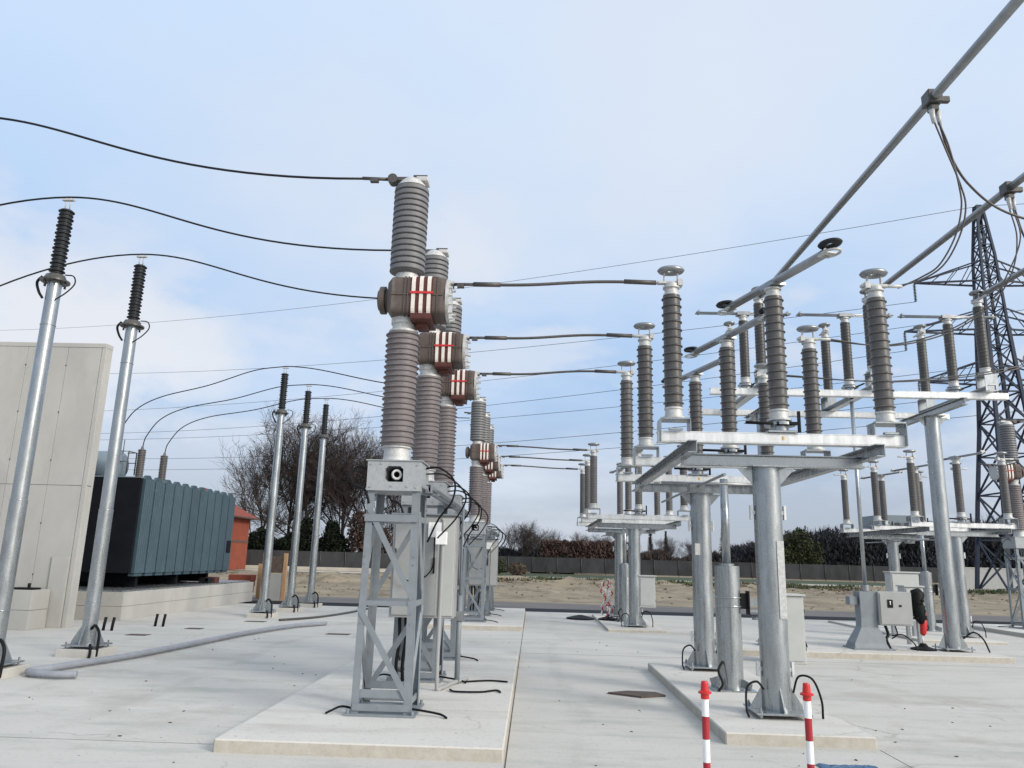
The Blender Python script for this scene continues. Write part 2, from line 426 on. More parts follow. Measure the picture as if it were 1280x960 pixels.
# ------------------------------------------------------------------ shared shapes
def shed_profile(r0, r1, z0, z1, n, t=.012, alt=None):
    p = [(r0, z0)]
    pitch = (z1-z0)/n
    for i in range(n):
        zc = z0 + pitch*(i+.55)
        rr = r1 if (alt is None or i % 2 == 0) else alt
        p += [(r0, zc-t), (rr, zc-t*.45), (rr, zc+t*.15), (r0+.3*(rr-r0), zc+t*1.1), (r0, zc+t*1.9)]
    p.append((r0, z1))
    return p
def stack_profile(r0, r1, z0, z1, n):
    """close overlapping rings (drip-edge sheds)"""
    p = [(r0, z0)]; pitch = (z1-z0)/n
    for i in range(n):
        za = z0+pitch*i
        p += [(r0, za+pitch*.03), (r1, za+pitch*.14), (r1+.003, za+pitch*.22), (r1-.004, za+pitch*.88), (r0, za+pitch*.97)]
    p.append((r0, z1)); return p
# post insulator for the disconnectors: 1.42 m
def lathe_mesh(name, prof, m, seg=24):
    return MB().lathe(prof, seg=seg).mesh(name, m, fix=True)
ME_post = lathe_mesh('insulator', shed_profile(.101,.119,0,1.36,14,.009), M['por_brown'], 28)
ME_post_hi = lathe_mesh('insulator', shed_profile(.099,.106,0,1.30,18,.007), M['por_dark'], 24)
ME_post_far = lathe_mesh('insulator', shed_profile(.094,.101,0,1.27,18,.007), M['por_brown'], 20)
ME_cap = MB().lathe([(.001,.15),(.075,.15),(.08,.14),(.08,.115),(.10,.11),(.10,.09),(.078,.085),(.078,.02),(.095,.02),(.095,0),(.001,0)], seg=24).mesh('end_cap', M['white_metal'])
ME_foot = MB().lathe([(.001,0),(.135,0),(.135,.02),(.105,.025),(.098,.10),(.108,.11),(.108,.13),(.001,.13)], seg=24).mesh('base_flange', M['white_metal'])
ME_ring = MB().torus(.088,.054,(0,0,0),1.15,.95,.62).mesh('corona_ring', M['alu'])
ME_ring_dk = MB().torus(.082,.046,(0,0,0),1.12,.9,.55).mesh('corona_ring', M['por_black'])

# ------------------------------------------------------------------ circuit breakers
def superell(hy, hz, n=28, e=6.5):
    out = []
    for k in range(n):
        t = 2*math.pi*(k+.5)/n; c, s_ = math.cos(t), math.sin(t)
        out.append((math.copysign(abs(c)**(2/e), c)*hy, math.copysign(abs(s_)**(2/e), s_)*hz))
    return out
def xloft(b, secs, smooth=True):
    """secs: list of (x, hy, hz, zc) super-elliptic sections along X"""
    n = 28; rings = []
    for (x, hy, hz, zc) in secs:
        rings.append([(x, p[0], p[1]+zc) for p in superell(hy, hz, n)])
    for a, c in zip(rings[:-1], rings[1:]):
        b._add(a+c, [(k,(k+1)%n,n+(k+1)%n,n+k) for k in range(n)], False)
    b._add(rings[0], [tuple(range(n))]); b._add(rings[-1], [tuple(reversed(range(n)))])
IX = -.045
def make_breaker(loc, label):
    t = thing('circuit_breaker', loc, label, 'circuit breaker', 'circuit breakers on the concrete slabs')
    p = MB(); p.box(-.36,.36,-.36,.36,0,.022)
    for sx in (-1,1):
        for sy in (-1,1): p.cyl(.018,.022,.06,(sx*.33,sy*.33,0),seg=6)
    p.build('base_plate', M['paint'], t, .003)
    H = 2.27
    for sx in (-1,1):
        for sy in (-1,1):
            q = MB()
            a0 = Vector((sx*.305,sy*.30,.022)); a1 = Vector((sx*.278,sy*.29,H))
            q.bar(a0-Vector((sx*.0375,0,0)), a1-Vector((sx*.0375,0,0)), .075, .009, (0,1,0))
            q.bar(a0-Vector((0,sy*.047,0)), a1-Vector((0,sy*.047,0)), .009, .07, (0,1,0))
            for zz in (.9,1.0,1.5,1.58):
                q.cyl(.008,0,.012,(sx*.26,sy*.305-(0.006 if sy<0 else 0)+(.0),zz),axis='Y',seg=6)
            q.build('leg', M['paint'], t)
    for sy, flip in ((-1,1),(1,-1)):
        q = MB(); y = sy*.296
        q.bar((-.27*flip,y,2.14),(.26*flip,y,1.22),.008,.062,(0,1,0)) if False else None
        # flat diagonals in the XZ plane
        def flat(x0,z0,x1,z1,w,yy,th=.009):
            d = Vector((x1-x0,0,z1-z0)).normalized(); nrm = Vector((-d.z,0,d.x))*w/2
            poly = [(x0+nrm.x,z0+nrm.z),(x1+nrm.x,z1+nrm.z),(x1-nrm.x,z1-nrm.z),(x0-nrm.x,z0-nrm.z)]
            q.prism(poly, th, (0,yy,0), 'XZ')
        yy = y + (-.012 if sy<0 else .004)
        flat(-.27*flip,2.12,.265*flip,1.15,.06,yy)
        flat(-.285*flip,1.05,.27*flip,.16,.06,yy)
        flat(-.29,1.98,.285,1.98,.075,yy-.011*1 if sy<0 else yy+.011)
        flat(-.29,1.10,.285,1.10,.05,yy+ (.016 if sy<0 else -.016))
        q.box(-.29,.29,y-.005+.012*(1 if sy<0 else -1),y+.005+.012*(1 if sy<0 else -1),.17,.25)
        q.box(-.29,.29,y-.025,y+.006,.05,.115)
        q.build('brace', M['paint'], t)
    for sx in (-1,1):
        q = MB(); x = sx*.283
        for (y0,z0,y1,z1) in ((-.28,2.05,.28,1.15),(.28,1.05,-.28,.2)):
            q.bar((x,y0*sx,z0),(x,y1*sx,z1),.008,.06,(1,0,0)) if False else q.tube([(x,y0*sx,z0),(x,y1*sx,z1)],.024,4,smooth=False)
        for z in (.12,1.1,1.98): q.box(x-.006,x+.006,-.29,.29,z-.03,z+.03)
        q.build('brace', M['paint'], t)
    # mechanism housing with a round-ended opening in the front sheet
    h = MB()
    h.box(-.29,-.10,-.33,.33,H,H+.32); h.box(.10,.29,-.33,.33,H,H+.32)
    h.box(-.0999,.0999,-.33,.33,H,H+.095); h.box(-.0999,.0999,-.33,.33,H+.265,H+.32)
    h.box(-.0999,.0999,.1,.33,H+.0951,H+.2649)
    h.prism([(-.1,.095+H),(-.1,.13+H),(-.065,.095+H)],.66,(0,-.33,0)); h.prism([(.1,.265+H),(.1,.23+H),(.065,.265+H)],.4,(0,-.33,0))
    h.prism([(-.1,.265+H),(-.065,.265+H),(-.1,.23+H)],.4,(0,-.33,0))
    h.box(-.31,.31,-.345,.345,H+.3201,H+.33)
    for (x,z) in ((-.25,.04),(.25,.04),(-.25,.28),(.25,.28),(-.14,.29),(.15,.05),(-.02,.05)):
        h.cyl(.011,0,.012,(x,-.342,H+z),axis='Y',seg=6)
    hb = h.build('mechanism_housing', M['speckle'], t)
    r = MB(); r.box(-.0995,.0995,-.05,.0995,H+.0955,H+.2645); r.build('opening', M['black'], hb)  # black block paints in the shade inside the housing hole
    r = MB(); r.torus(.045,.014,(0,0,0)); ro = r.build('roller', M['white_metal'], hb, loc=(.025,-.30,H+.175)); ro.rotation_euler = (R(90),0,R(20))
    # lower column
    f = MB(); f.cyl(.17,2.60,2.63,(IX,0,0)); f.lathe([(.155,2.63),(.145,2.66),(.14,2.76),(.165,2.77),(.165,2.795)],(IX,0,0)); f.build('flange', M['white_metal'], t)
    i = MB(); i.lathe(shed_profile(.178,.203,2.79,4.12,21,.009,.197),(IX,0,0),seg=32); i.build('lower_insulator', M['por_mauve'], t)
    f = MB(); f.lathe([(.17,4.12),(.17,4.145),(.135,4.15),(.135,4.22),(.15,4.225),(.15,4.31)],(IX,0,0)); f.build('flange', M['white_metal'], t)
    # transformer head
    zc = 4.525
    c = MB()
    xloft(c, [(-.225,.19,.18,zc),(-.17,.245,.232,zc),(.40,.245,.232,zc),(.45,.235,.225,zc)])
    for x in (-.02,.02,.36): xloft(c, [(x-.006,.256,.243,zc),(x+.006,.256,.243,zc)])
    c.box(-.17,.42,-.256,.256,zc-.007,zc+.007)
    c.cyl(.12,-.36,-.22,(0,0,zc),axis='X')
    c.lathe([(.001,-.352),(.12,-.352),(.165,-.335),(.165,-.275),(.12,-.27)],(0,0,zc),axis='X')
    ct = c.build('current_transformer', M['brown'], t)
    g = MB()
    for x in (.085,.175,.265): xloft(g, [(x-.0215,.262,.246,zc),(x+.0215,.262,.246,zc)])
    g.build('strip', M['cream'], ct)
    g = MB(); xloft(g, [(.05,.2525,.2385,zc),(.305,.2525,.2385,zc)]); xloft(g, [(.06,.235,.07,zc-.235),(.30,.235,.07,zc-.235)]); xloft(g,[(.12,.12,.12,zc-.24),(.24,.12,.12,zc-.24)]); g.build('lower_cradle', M['redbrown'], ct)
    g = MB(); g.box(.045,.315,-.272,-.262,zc+.004,zc+.030); g.box(.045,.315,.262,.272,zc+.004,zc+.030); g.build('strap', M['red'], ct)
    g = MB(); g.lathe([(.001,.49),(.2,.49),(.255,.485),(.255,.45),(.2,.449)],(0,0,zc),axis='X')
    for k in range(14):
        a = 2*math.pi*k/14; g.cyl(.015,.485,.53,(0,.23*math.cos(a),zc+.23*math.sin(a)),axis='X',seg=6)
    g.build('end_flange', M['white_metal'], ct)
    # upper column
    f = MB(); f.lathe([(.15,4.74),(.15,4.77),(.135,4.775),(.135,4.855),(.17,4.86)],(IX,0,0)); f.build('flange', M['white_metal'], t)
    i = MB(); i.lathe([(.135,4.84),(.185,4.862)]+stack_profile(.186,.208,4.865,5.955,15),(IX,0,0),seg=36); i.build('upper_insulator', M['por_grey'], t)
    f = MB(); f.lathe([(.20,5.955),(.185,5.962),(.15,6.03),(.10,6.075),(.045,6.09),(.001,6.09)],(IX,0,0)); f.box(IX+.06,IX+.2,-.1,.1,6.03,6.085); f.build('top_cap', M['white_metal'], t, .004)
    f = MB(); f.box(IX-.30,IX+.02,-.05,.05,6.06,6.10); f.cyl(.06,-.06,.06,(IX-.24,0,6.08),axis='Y',seg=16); f.box(IX+.02,IX+.19,-.08,.08,6.091,6.11)
    f.tube([(IX-.3,0,6.09),(IX-.62,0,6.10)],.022); f.box(IX-.52,IX-.42,-.03,.03,6.05,6.09)
    f.build('terminal', M['alucable'], t)
    f = MB(); f.tube([(.45,0,4.74),(.9,0,4.745)],.02); f.box(.56,.64,-.03,.03,4.70,4.75); f.box(.42,.52,-.04,.04,4.70,4.76); f.build('terminal', M['alucable'], t)
    # hanging control cables
    k = MB(); k.tube(spl([(-.29,-.2,2.5),(-.42,-.22,2.53),(-.49,-.25,2.44),(-.44,-.27,2.33),(-.30,-.3,2.25),(-.2,-.28,1.9)]),.014,6); k.build('cable', M['black'], t)
    k = MB(); k.tube(spl([(.26,.05,2.55),(.45,.0,2.56),(.62,.02,2.42),(.60,.05,2.2),(.45,.12,2.0),(.32,.25,1.75)]),.012,6)
    k.tube(spl([(.28,.1,2.5),(.5,.2,2.5),(.72,.4,2.3),(.62,.5,2.05),(.4,.5,1.8)]),.010,6); k.build('cable', M['black'], t)
    e = MB(); e.tube(spl([(-.3,-.25,.06),(-.42,-.24,.07),(-.52,-.28,.03),(-.56,-.3,.012)]),.012,6); e.build('earth_strap', M['black'], t)
    e = MB(); e.tube(spl([(.3,-.2,.06),(.42,-.22,.05),(.6,-.26,.03),(.68,-.34,.012)]),.012,6); e.build('earth_strap', M['black'], t)
    return t
CX = -1.515
cb = make_breaker((CX,8.6,.11), 'nearest tall grey circuit breaker on the left slab, its lattice stand fully in view')
dup(cb, (CX,10.85,.11), 'second circuit breaker of the near row, standing behind the big grey control cabinet')
dup(cb, (CX,13.1,.11), 'third and rearmost circuit breaker of the near row on the left slab')
dup(cb, (CX,20.6,.11), 'front circuit breaker of the distant row behind, its lattice stand on the far slab', sc=(.97,.97,.962))
dup(cb, (CX,22.85,.11), 'middle circuit breaker of the distant row, mostly hidden behind its front neighbour', sc=(.97,.97,.962))
dup(cb, (CX,25.05,.11), 'rearmost circuit breaker of the distant row, only its head showing past the others', sc=(.97,.97,.962))
dup(cb, (14.35,23.6,.11), 'lone circuit breaker at the right edge beside the dark pylon', rz=R(180))

# drive linkage along each row
for (y0, lab) in ((8.6,'long grey drive linkage running along the heads of the near breaker stands'),(20.6,'long grey drive linkage along the distant breaker stands')):
    t = thing('drive_linkage', (CX+.37,y0-.25,2.42), lab, 'linkage', 'breaker drive linkages')
    q = MB(); q.channel((0,0,0),(0,4.9,0),.06,.09,.008); q.build('channel_beam', M['paint'], t)
    q = MB(); q.tube([(.07,.1,.0),(.07,4.8,.0)],.017,8); q.build('drive_rod', M['alu'], t)
    q = MB()
    for y in (.25,2.5,4.75): q.box(-.075,.09,y-.05,y+.05,-.06,-.046)
    q.build_each('bracket', M['paint'], t)
# control cabinets hung on the middle stands
def control_cabinet(loc, lab):
    t = thing('control_cabinet', loc, lab, 'cabinet', 'control cabinets on the breaker stands')
    q = MB(); q.box(-.41,.41,-.2,.18,0,1.28); q.build('body', M['cab'], t, .008)
    q = MB(); q.box(-.38,.19,-.222,-.2005,.03,1.25); d = q.build('door', M['cab'], t, .006)
    q = MB(); q.box(.13,.15,-.245,-.2225,.55,.75); q.build('handle', M['black'], d)
    q = MB(); q.box(.215,.395,-.215,-.2005,.03,1.25); q.build('door', M['cab_light'], t, .005)
    q = MB(); q.box(-.44,.44,-.24,.2,1.2805,1.30); q.build('rain_hood', M['paint'], t, .003)
    q = MB(); q.box(-.35,-.29,.1805,.26,.2,.26); q.box(.29,.35,.1805,.26,.2,.26); q.box(-.35,-.29,.1805,.26,1.0,1.06); q.box(.29,.35,.1805,.26,1.0,1.06); q.build_each('mounting_bracket', M['paint'], t)
    q = MB(); q.box(.05,.25,-.262,-.223,1.0,1.19); q.build('nameplate', M['white'], t, .004)
    q = MB()
    for x in (-.3,-.22,-.1): q.tube(spl([(x,0,.0),(x+.01,.02,-.3),(x-.02,.05,-.6),(x,.1,-.92)]),.022,8)
    q.build('cable', M['black'], t)
    q = MB(); q.tube(spl([(-.36,-.24,.85),(-.3,-.3,.55),(-.1,-.33,.45),(.12,-.3,.6),(.14,-.265,1.0)]),.009,6); q.build('loose_cable', M['black'], t)
    return t
cc = control_cabinet((-1.40,10.28,.94), 'grey control cabinet hung on the second near breaker stand, white nameplate on its door')
dup(cc, (-1.40,22.3,.94), 'small grey control cabinet hung on the distant breaker row')
# white conduit pipes rising beside the cabinet
t = thing('conduit_riser', (-1.14,9.9,.11), 'pale bent conduit pipe rising beside the near control cabinet', 'conduit')
q = MB(); q.tube(spl([(0,0,2.05),(0,0,1.2),(0,0,.12),(.05,.06,.03),(.16,.5,.03),(.3,.85,.03)],10),.026,10); q.build('pipe', M['cab'], t)
q = MB(); q.box(-.09,.05,-.045,.05,1.74,1.90); q.build('junction_box', M['white'], t, .004)
t = thing('conduit_riser', (-.95,10.5,.11), 'slim grey conduit pole with a clamp right of the near control cabinet', 'conduit')
q = MB(); q.tube([(0,0,0),(0,0,1.1)],.035,10); q.tube([(0,0,1.1),(0,0,2.3)],.016,8); q.build('pipe', M['paint'], t)
q = MB(); q.box(-.06,.07,-.05,.05,.78,.9); q.tube([(-.1,0,.84),(.12,.02,.86)],.02,8); q.build('clamp', M['alu'], t)
# loose cable ends on the slab
for n_, (pts, lab) in enumerate((
    ([(-.98,9.95,.125),(-.9,9.8,.128),(-.6,9.85,.124),(-.42,10.0,.124),(-.36,9.88,.124)], 'black cable end lying on the slab beside the conduit'),
    ([(-.85,10.6,.124),(-.55,10.75,.124),(-.3,10.7,.124)], 'thin black cable scrap lying on the slab behind the conduit'))):
    q = MB(); q.tube(spl(pts),.012,6); tag(q.build('cable_end', M['black']), lab, 'cable')

# ------------------------------------------------------------------ disconnectors
ANG = math.atan2(-.957,.29)
def make_disc(loc, label, ins, me_h, arm_ang, name='disconnector', cat='disconnector', group=None, double=False, brk=.14, far=False):
    """beam along local X carrying three post insulators; local z=0 is the beam underside"""
    t = thing(name, loc, label, cat, group)
    q = MB(); q.channel((-1.40,0,.06),(1.40,0,.06),.15,.125,.012); q.build('beam', M['galv_bright'], t, .003)
    zi = .13+brk
    for k, x in enumerate((-1.2,0,1.2)):
        q = MB()
        if k != 1:
            sx = 1 if k == 0 else -1
            q.box(x-.17,x+.17,-.13,.13,zi-.02,zi-.001)
            q.box(x-.17*sx-.006,x-.17*sx+.006,-.13,.13,.0,zi-.021) ; q.box(x+.17*sx-.006,x+.17*sx+.006,-.10,.10,.126,zi-.021)
            q.box(x-.08,x+.08,-.13,-.078,.126,.15)
        else:
            q.cyl(.10,.126,zi-.001,(x,0,0)); q.box(x-.16,x+.16,-.11,.11,.1265,.15); q.cyl(.17,zi-.06,zi-.03,(x,0,0))
        q.build('bracket', M['galv'], t, .003)
        link(ME_foot, 'base_flange', t, (x,0,zi))
        io = link(ins, 'insulator', t, (x,0,zi+.13))
        link(ME_cap, 'end_cap', t, (x,0,zi+.13+me_h))
    zt = zi+.13+me_h+.15
    # outer contacts
    for sx in (-1,1):
        q = MB(); x = sx*1.2
        q.box(x-.16,x+.14,-.035,.035,zt-.002,zt+.03); q.box(x-.09,x-.075,-.02,.02,zt+.03,zt+.16); q.box(x+.07,x+.085,-.02,.02,zt+.03,zt+.16)
        q.tube([(x+sx*.1,0,zt+.015),(x+sx*.32,0,zt+.015)],.022,8)
        q.box(x-.1*sx-.03,x-.1*sx+.03,-.06,.06,zt-.03,zt+.05)
        co_ = q.build('contact', M['white_metal'], t, .003)
        r_ = link(ME_ring, 'corona_ring', t, (x,0,zt+.17))
    # rotating arm
    a = thing('arm', (0,0,zt+.03), None, None, None, arm_ang); a.parent = t
    if far or double:
        q = MB()
        for y in (-.05,.05): q.tube([(-1.05,y,0),(1.05,y,0)],.02,8)
        q.box(-.14,.14,-.09,.09,-.05,.03); q.box(-1.0,-.97,-.06,.06,-.03,.06); q.box(.97,1.0,-.06,.06,-.03,.06); q.build('contact_blade', M['alu'], a)
    else:
        q = MB(); q.tube([(-1.0,0,0),(1.0,0,0)],.05,16); q.box(-.14,.14,-.085,.085,-.06,-.03); q.box(-.06,.06,-.055,.055,-.06,.02)
        q.tube([(-.28,.045,.05),(.2,.045,.05)],.012,6)
        q.build('contact_blade', M['alu'], a)
        for sx in (-1,1):
            q = MB(); q.torus(.10,.016,(sx*1.06,0,-.03),1.15,.85,.9); q.box(sx*.98-.05,sx*.98+.1,-.07,.07,-.035,-.02); q.build('contact_plate', M['white_metal'], a)
            link(ME_ring_dk, 'corona_ring', a, (sx*1.06,0,.075))
    # operating lever under the middle insulator
    q = MB(); q.tube([(-.42,-.14,zi-.045),(.05,-.10,zi-.045)],.018,8); q.box(-.08,.16,-.16,-.08,zi-.06,zi-.03); q.box(.17,.20,-.12,-.09,.127,zi+.10); q.build('lever', M['black'], t)
    return t
XD = 2.79
d1 = make_disc((XD,8.75,3.04), 'nearest open disconnector, whose long arm with dark rings points up toward the camera', ME_post, 1.36, ANG, group='disconnectors on the near columns')
q = MB(); q.box(.0,.022,-.082,-.0765,.045,.085); q.build('tag', M['yellow'], d1)
dup(d1, (XD,11.0,3.04), 'middle disconnector of the near columns, its arm between the nearest and rear ones')
dup(d1, (XD,13.25,3.04), 'rear disconnector of the near columns, smallest of that three')
df = make_disc((XD,20.75,2.79), 'front disconnector on the distant columns behind the near ones', ME_post_far, 1.27, R(-80), group='disconnectors on the distant columns', far=True)
dup(df, (XD,23.0,2.79), 'middle disconnector on the distant columns behind the near ones')
dup(df, (XD,25.25,2.79), 'rear disconnector on the distant columns behind the near ones')
XF = 11.22
for y, lab in ((20.75,'front disconnector of the far right set, just left of the pylon'),(23.0,'middle disconnector of the far right set near the pylon'),(25.25,'rear disconnector of the far right set near the pylon, smallest there')):
    dup(df, (XF,y,2.79), lab, 'disconnectors of the far right set')

def make_support(loc, label, group):
    """two tubular columns with cross beams and long beams; origin under column 1"""
    t = thing('support_frame', loc, label, 'support frame', group)
    for k, y in enumerate((0,3.6)):
        c = MB(); c.lathe([(.156,.066),(.156,2.69)],(0,y,0),seg=32); c.box(-.2,.2,y-.2,y+.2,2.69,2.705)
        co_ = c.build('column', M['galv'], t)
        g = MB()
        for sx in (-1,1):
            for zz in (.48,2.18): g.box(sx*.19-.012,sx*.19+.012,y-.03,y+.03,zz-.08,zz+.08); g.box(min(sx*.15,sx*.18),max(sx*.15,sx*.18),y-.02,y+.02,zz-.02,zz+.02)
        g.build_each('tab', M['galv_bright'], co_)
        p = MB(); p.box(-.29,.29,y-.29,y+.29,.045,.067)
        for sx in (-1,1):
            for sy in (-1,1): p.cyl(.012,0,.115,(sx*.24,y+sy*.24,0),seg=8); p.cyl(.024,.02,.0449,(sx*.24,y+sy*.24,0),seg=6); p.cyl(.024,.0671,.09,(sx*.24,y+sy*.24,0),seg=6)
        p.build('base_plate', M['galv'], co_, .003)
        g = MB()
        for sx in (-1,1):
            g.prism([(sx*.157,.068),(sx*.28,.068),(sx*.28,.10),(sx*.157,.30)],.014,(0,y-.007,0)); g.prism([(sx*.157,2.688),(sx*.33,2.688),(sx*.157,2.5)],.012,(0,y-.006,0))
        for sy in (-1,1): g.prism([(sy*.157,.023),(sy*.28,.023),(sy*.28,.06),(sy*.157,.27)],.014,(-.007,y,0),'YZ') if False else g.prism([(y+sy*.157,.068),(y+sy*.28,.068),(y+sy*.28,.10),(y+sy*.157,.30)],.014,(-.007,0,0),'YZ')
        g.build_each('gusset', M['galv'], co_)
        q = MB(); q.channel((-.98,y,2.775),(1.12,y,2.775),.12,.135,.012,I=True); q.build('cross_beam', M['galv'], t, .002)
        e = MB()
        e.tube(spl([(-.16,y-.1,.28),(-.24,y-.12,.36),(-.35,y-.14,.30),(-.38,y-.2,.10),(-.36,y-.22,.012)]),.012,8)
        e.tube(spl([(.16,y-.08,.25),(.22,y-.1,.42),(.36,y-.12,.40),(.43,y-.16,.2),(.43,y-.18,.012)]),.012,8)
        e.build_each('earth_cable', M['black'], co_)
    for x in (-.95,1.1):
        q = MB(); q.channel((x,-.55,2.855),(x,4.55,2.855),.10,.14,.012); q.build('long_beam', M['galv'], t, .002)
    q = MB()
    for y in (-.25,2.0,4.25):
        for x in (-.95,1.1): q.box(x-.07,x+.07,y-.06,y+.06,2.9255,2.94)
    q.build_each('clamp', M['galv'], t)
    q = MB(); q.tube([(-.5,-.1,2.60),(-.5,4.3,2.60)],.018,8); q.tube([(-.98,1.4,2.64),(.5,1.4,2.64)],.018,8); q.box(-.62,-.42,1.3,1.5,2.52,2.62); q.build('drive_rod', M['alu'], t)
    return t
s1 = make_support((2.69,9.03,.11), 'thick galvanised column pair carrying the three nearest disconnectors', 'galvanised column frames')
s2 = dup(s1, (2.69,20.95,.06), 'distant galvanised column pair behind the red and white chain post', sc=(1,1,.928))
s3 = dup(s1, (11.0,20.75,.06), 'far right galvanised column pair behind the drive boxes', sc=(1,1,.928))
q = MB(); q.box(.035,.115,-.163,-.150,1.02,1.86); q.box(.05,.10,-.150,-.12,1.1,1.14); q.box(.05,.10,-.150,-.12,1.7,1.74)
q.build('cable_guard', M['white_metal'], s1, .003)
q = MB(); q.box(-.14,-.06,3.6-.172,3.6-.150,1.72,1.9); q.box(-.11,-.09,3.45,3.48,1.78,1.82); q.build('plate', M['white_metal'], s1, .003)
# stub posts with slim drive shafts
def drive_post(loc, lab):
    t = thing('drive_post', loc, lab, 'drive post', 'stub posts with drive shafts')
    q = MB(); q.lathe([(.165,.02),(.165,1.57),(.001,1.57)],seg=28); q.box(-.27,.27,-.25,.25,0,.02); q.build('stub_post', M['galv'], t)
    q = MB()
    for a in range(4):
        an = a*math.pi/2+.78; c, s_ = math.cos(an), math.sin(an)
        q.bar((c*.16,s_*.16,.10),(c*.30,s_*.30,.05),.012,.1)
    q.torus(.168,.012,(0,0,1.05)); q.torus(.168,.012,(0,0,1.16)); q.build_each('gusset', M['galv'], t)
    q = MB(); q.tube([(0,0,1.57),(0,0,2.74)],.055,14); q.cyl(.10,1.571,1.60); q.build('drive_shaft', M['galv'], t)
    q = MB(); q.box(.15,.24,-.09,-.02,1.02,1.22); q.box(.24,.26,-.12,.02,.95,1.25); q.build('clamp', M['black'], t)
    q = MB(); q.box(.26,.62,-.08,-.02,1.06,1.15); q.box(.26,.62,-.1,0,.98,1.01); q.tube([(.3,-.05,.9),(.6,-.05,.9)],.02,8); q.build('bracket_arm', M['galv'], t)
    q = MB(); q.tube(spl([(-.13,-.12,.35),(-.2,-.2,.25),(-.16,-.24,.1),(-.22,-.26,.012)]),.016,8); q.build_each('earth_cable', M['black'], t)
    return t
dp = drive_post((2.62,10.75,.11), 'squat grey stub post with slim drive shaft between the two near columns')
dup(dp, (2.62,22.6,.06), 'stub post with drive shaft between the distant columns')
dup(dp, (10.95,22.4,.06), 'stub post with drive shaft beside the far right cabinet')

# high disconnectors on tall columns (rows along Y)
t = thing('support_frame', (0,0,.11), 'tall galvanised frame on two high columns carrying the elevated disconnectors', 'support frame')
for x in (4.95,8.55):
    c = MB(); c.lathe([(.155,.066),(.15,4.80)],(x,16.6,0),seg=28); c.box(x-.2,x+.2,16.4,16.8,4.80,4.815); co_ = c.build('column', M['galv'], t)
    p = MB(); p.box(x-.29,x+.29,16.31,16.89,.045,.067); [p.cyl(.013,0,.11,(x+a_*.24,16.6+b_*.24,0),seg=8) for a_ in (-1,1) for b_ in (-1,1)]; p.build('base_plate', M['galv'], co_, .003)
    g = MB()
    for sx in (-1,1):
        g.prism([(x+sx*.156,.068),(x+sx*.28,.068),(x+sx*.28,.1),(x+sx*.156,.34)],.014,(0,16.593,0)); g.prism([(x+sx*.151,4.798),(x+sx*.34,4.798),(x+sx*.151,4.6)],.012,(0,16.594,0))
    g.build_each('gusset', M['galv'], co_)
    e = MB(); e.tube(spl([(x+.16,16.5,.25),(x+.35,16.45,.38),(x+.5,16.4,.26),(x+.58,16.35,.012)]),.016,8); e.build_each('earth_cable', M['black'], co_)
    q = MB(); q.channel((x,15.25,4.89),(x,17.95,4.89),.12,.145,.012,I=True); q.build('long_beam', M['galv'], t, .002)
for y in (15.45,17.7):
    q = MB(); q.channel((3.55,y,5.03),(9.5,y,5.03),.14,.13,.012); q.build('cross_beam', M['galv_bright'], t, .002)
dh = None
for x, lab in ((4.6,'left elevated disconnector on the tall columns, mostly behind the nearest insulator'),(6.85,'middle elevated disconnector on the tall columns'),(9.1,'right elevated disconnector on the tall columns, in front of the pylon')):
    if dh is None:
        dh = make_disc((x,16.6,5.21), lab, ME_post_hi, 1.30, R(-90), group='elevated disconnectors on the tall columns', double=True, brk=.24)
        dh.rotation_euler = (0,0,R(90))
    else: dup(dh, (x,16.6,5.21), lab)

# overhead busbar tubes
DROPS = []
for n_, (x, yc, z, lab) in enumerate(((4.65,8.31,7.17,'overhead aluminium busbar tube running out at the top right corner of the photo'),(6.9,10.6,7.2,'middle overhead busbar tube with a clamp at the right edge'),(9.15,13.4,7.24,'lowest right overhead busbar tube ending at the insulator before the pylon'))):
    t = thing('busbar_tube', (x,15.35,z), lab, 'busbar', 'overhead busbar tubes')
    q = MB(); q.tube([(0,.12,0),(0,-12.5 if n_==0 else -13.5,0)],.055,16); q.build('tube', M['alu'], t)
    yy = yc-15.35
    q = MB(); q.box(-.085,.085,yy-.09,yy+.09,-.085,.085); q.box(.086,.2,yy-.03,yy+.03,-.05,.03); q.box(-.05,.05,yy-.05,yy+.05,-.17,-.0855); q.build('clamp', M['por_dark'], t, .01)
    q = MB(); q.tube([(-.03,yy-.02,-.16),(-.02,yy-.02,-.33)],[.035,.02],8); q.tube([(.06,yy+.02,-.15),(.07,yy+.02,-.33)],[.035,.02],8); q.build('cable_lug', M['white_metal'], t)
    DROPS.append((x,yc,z))
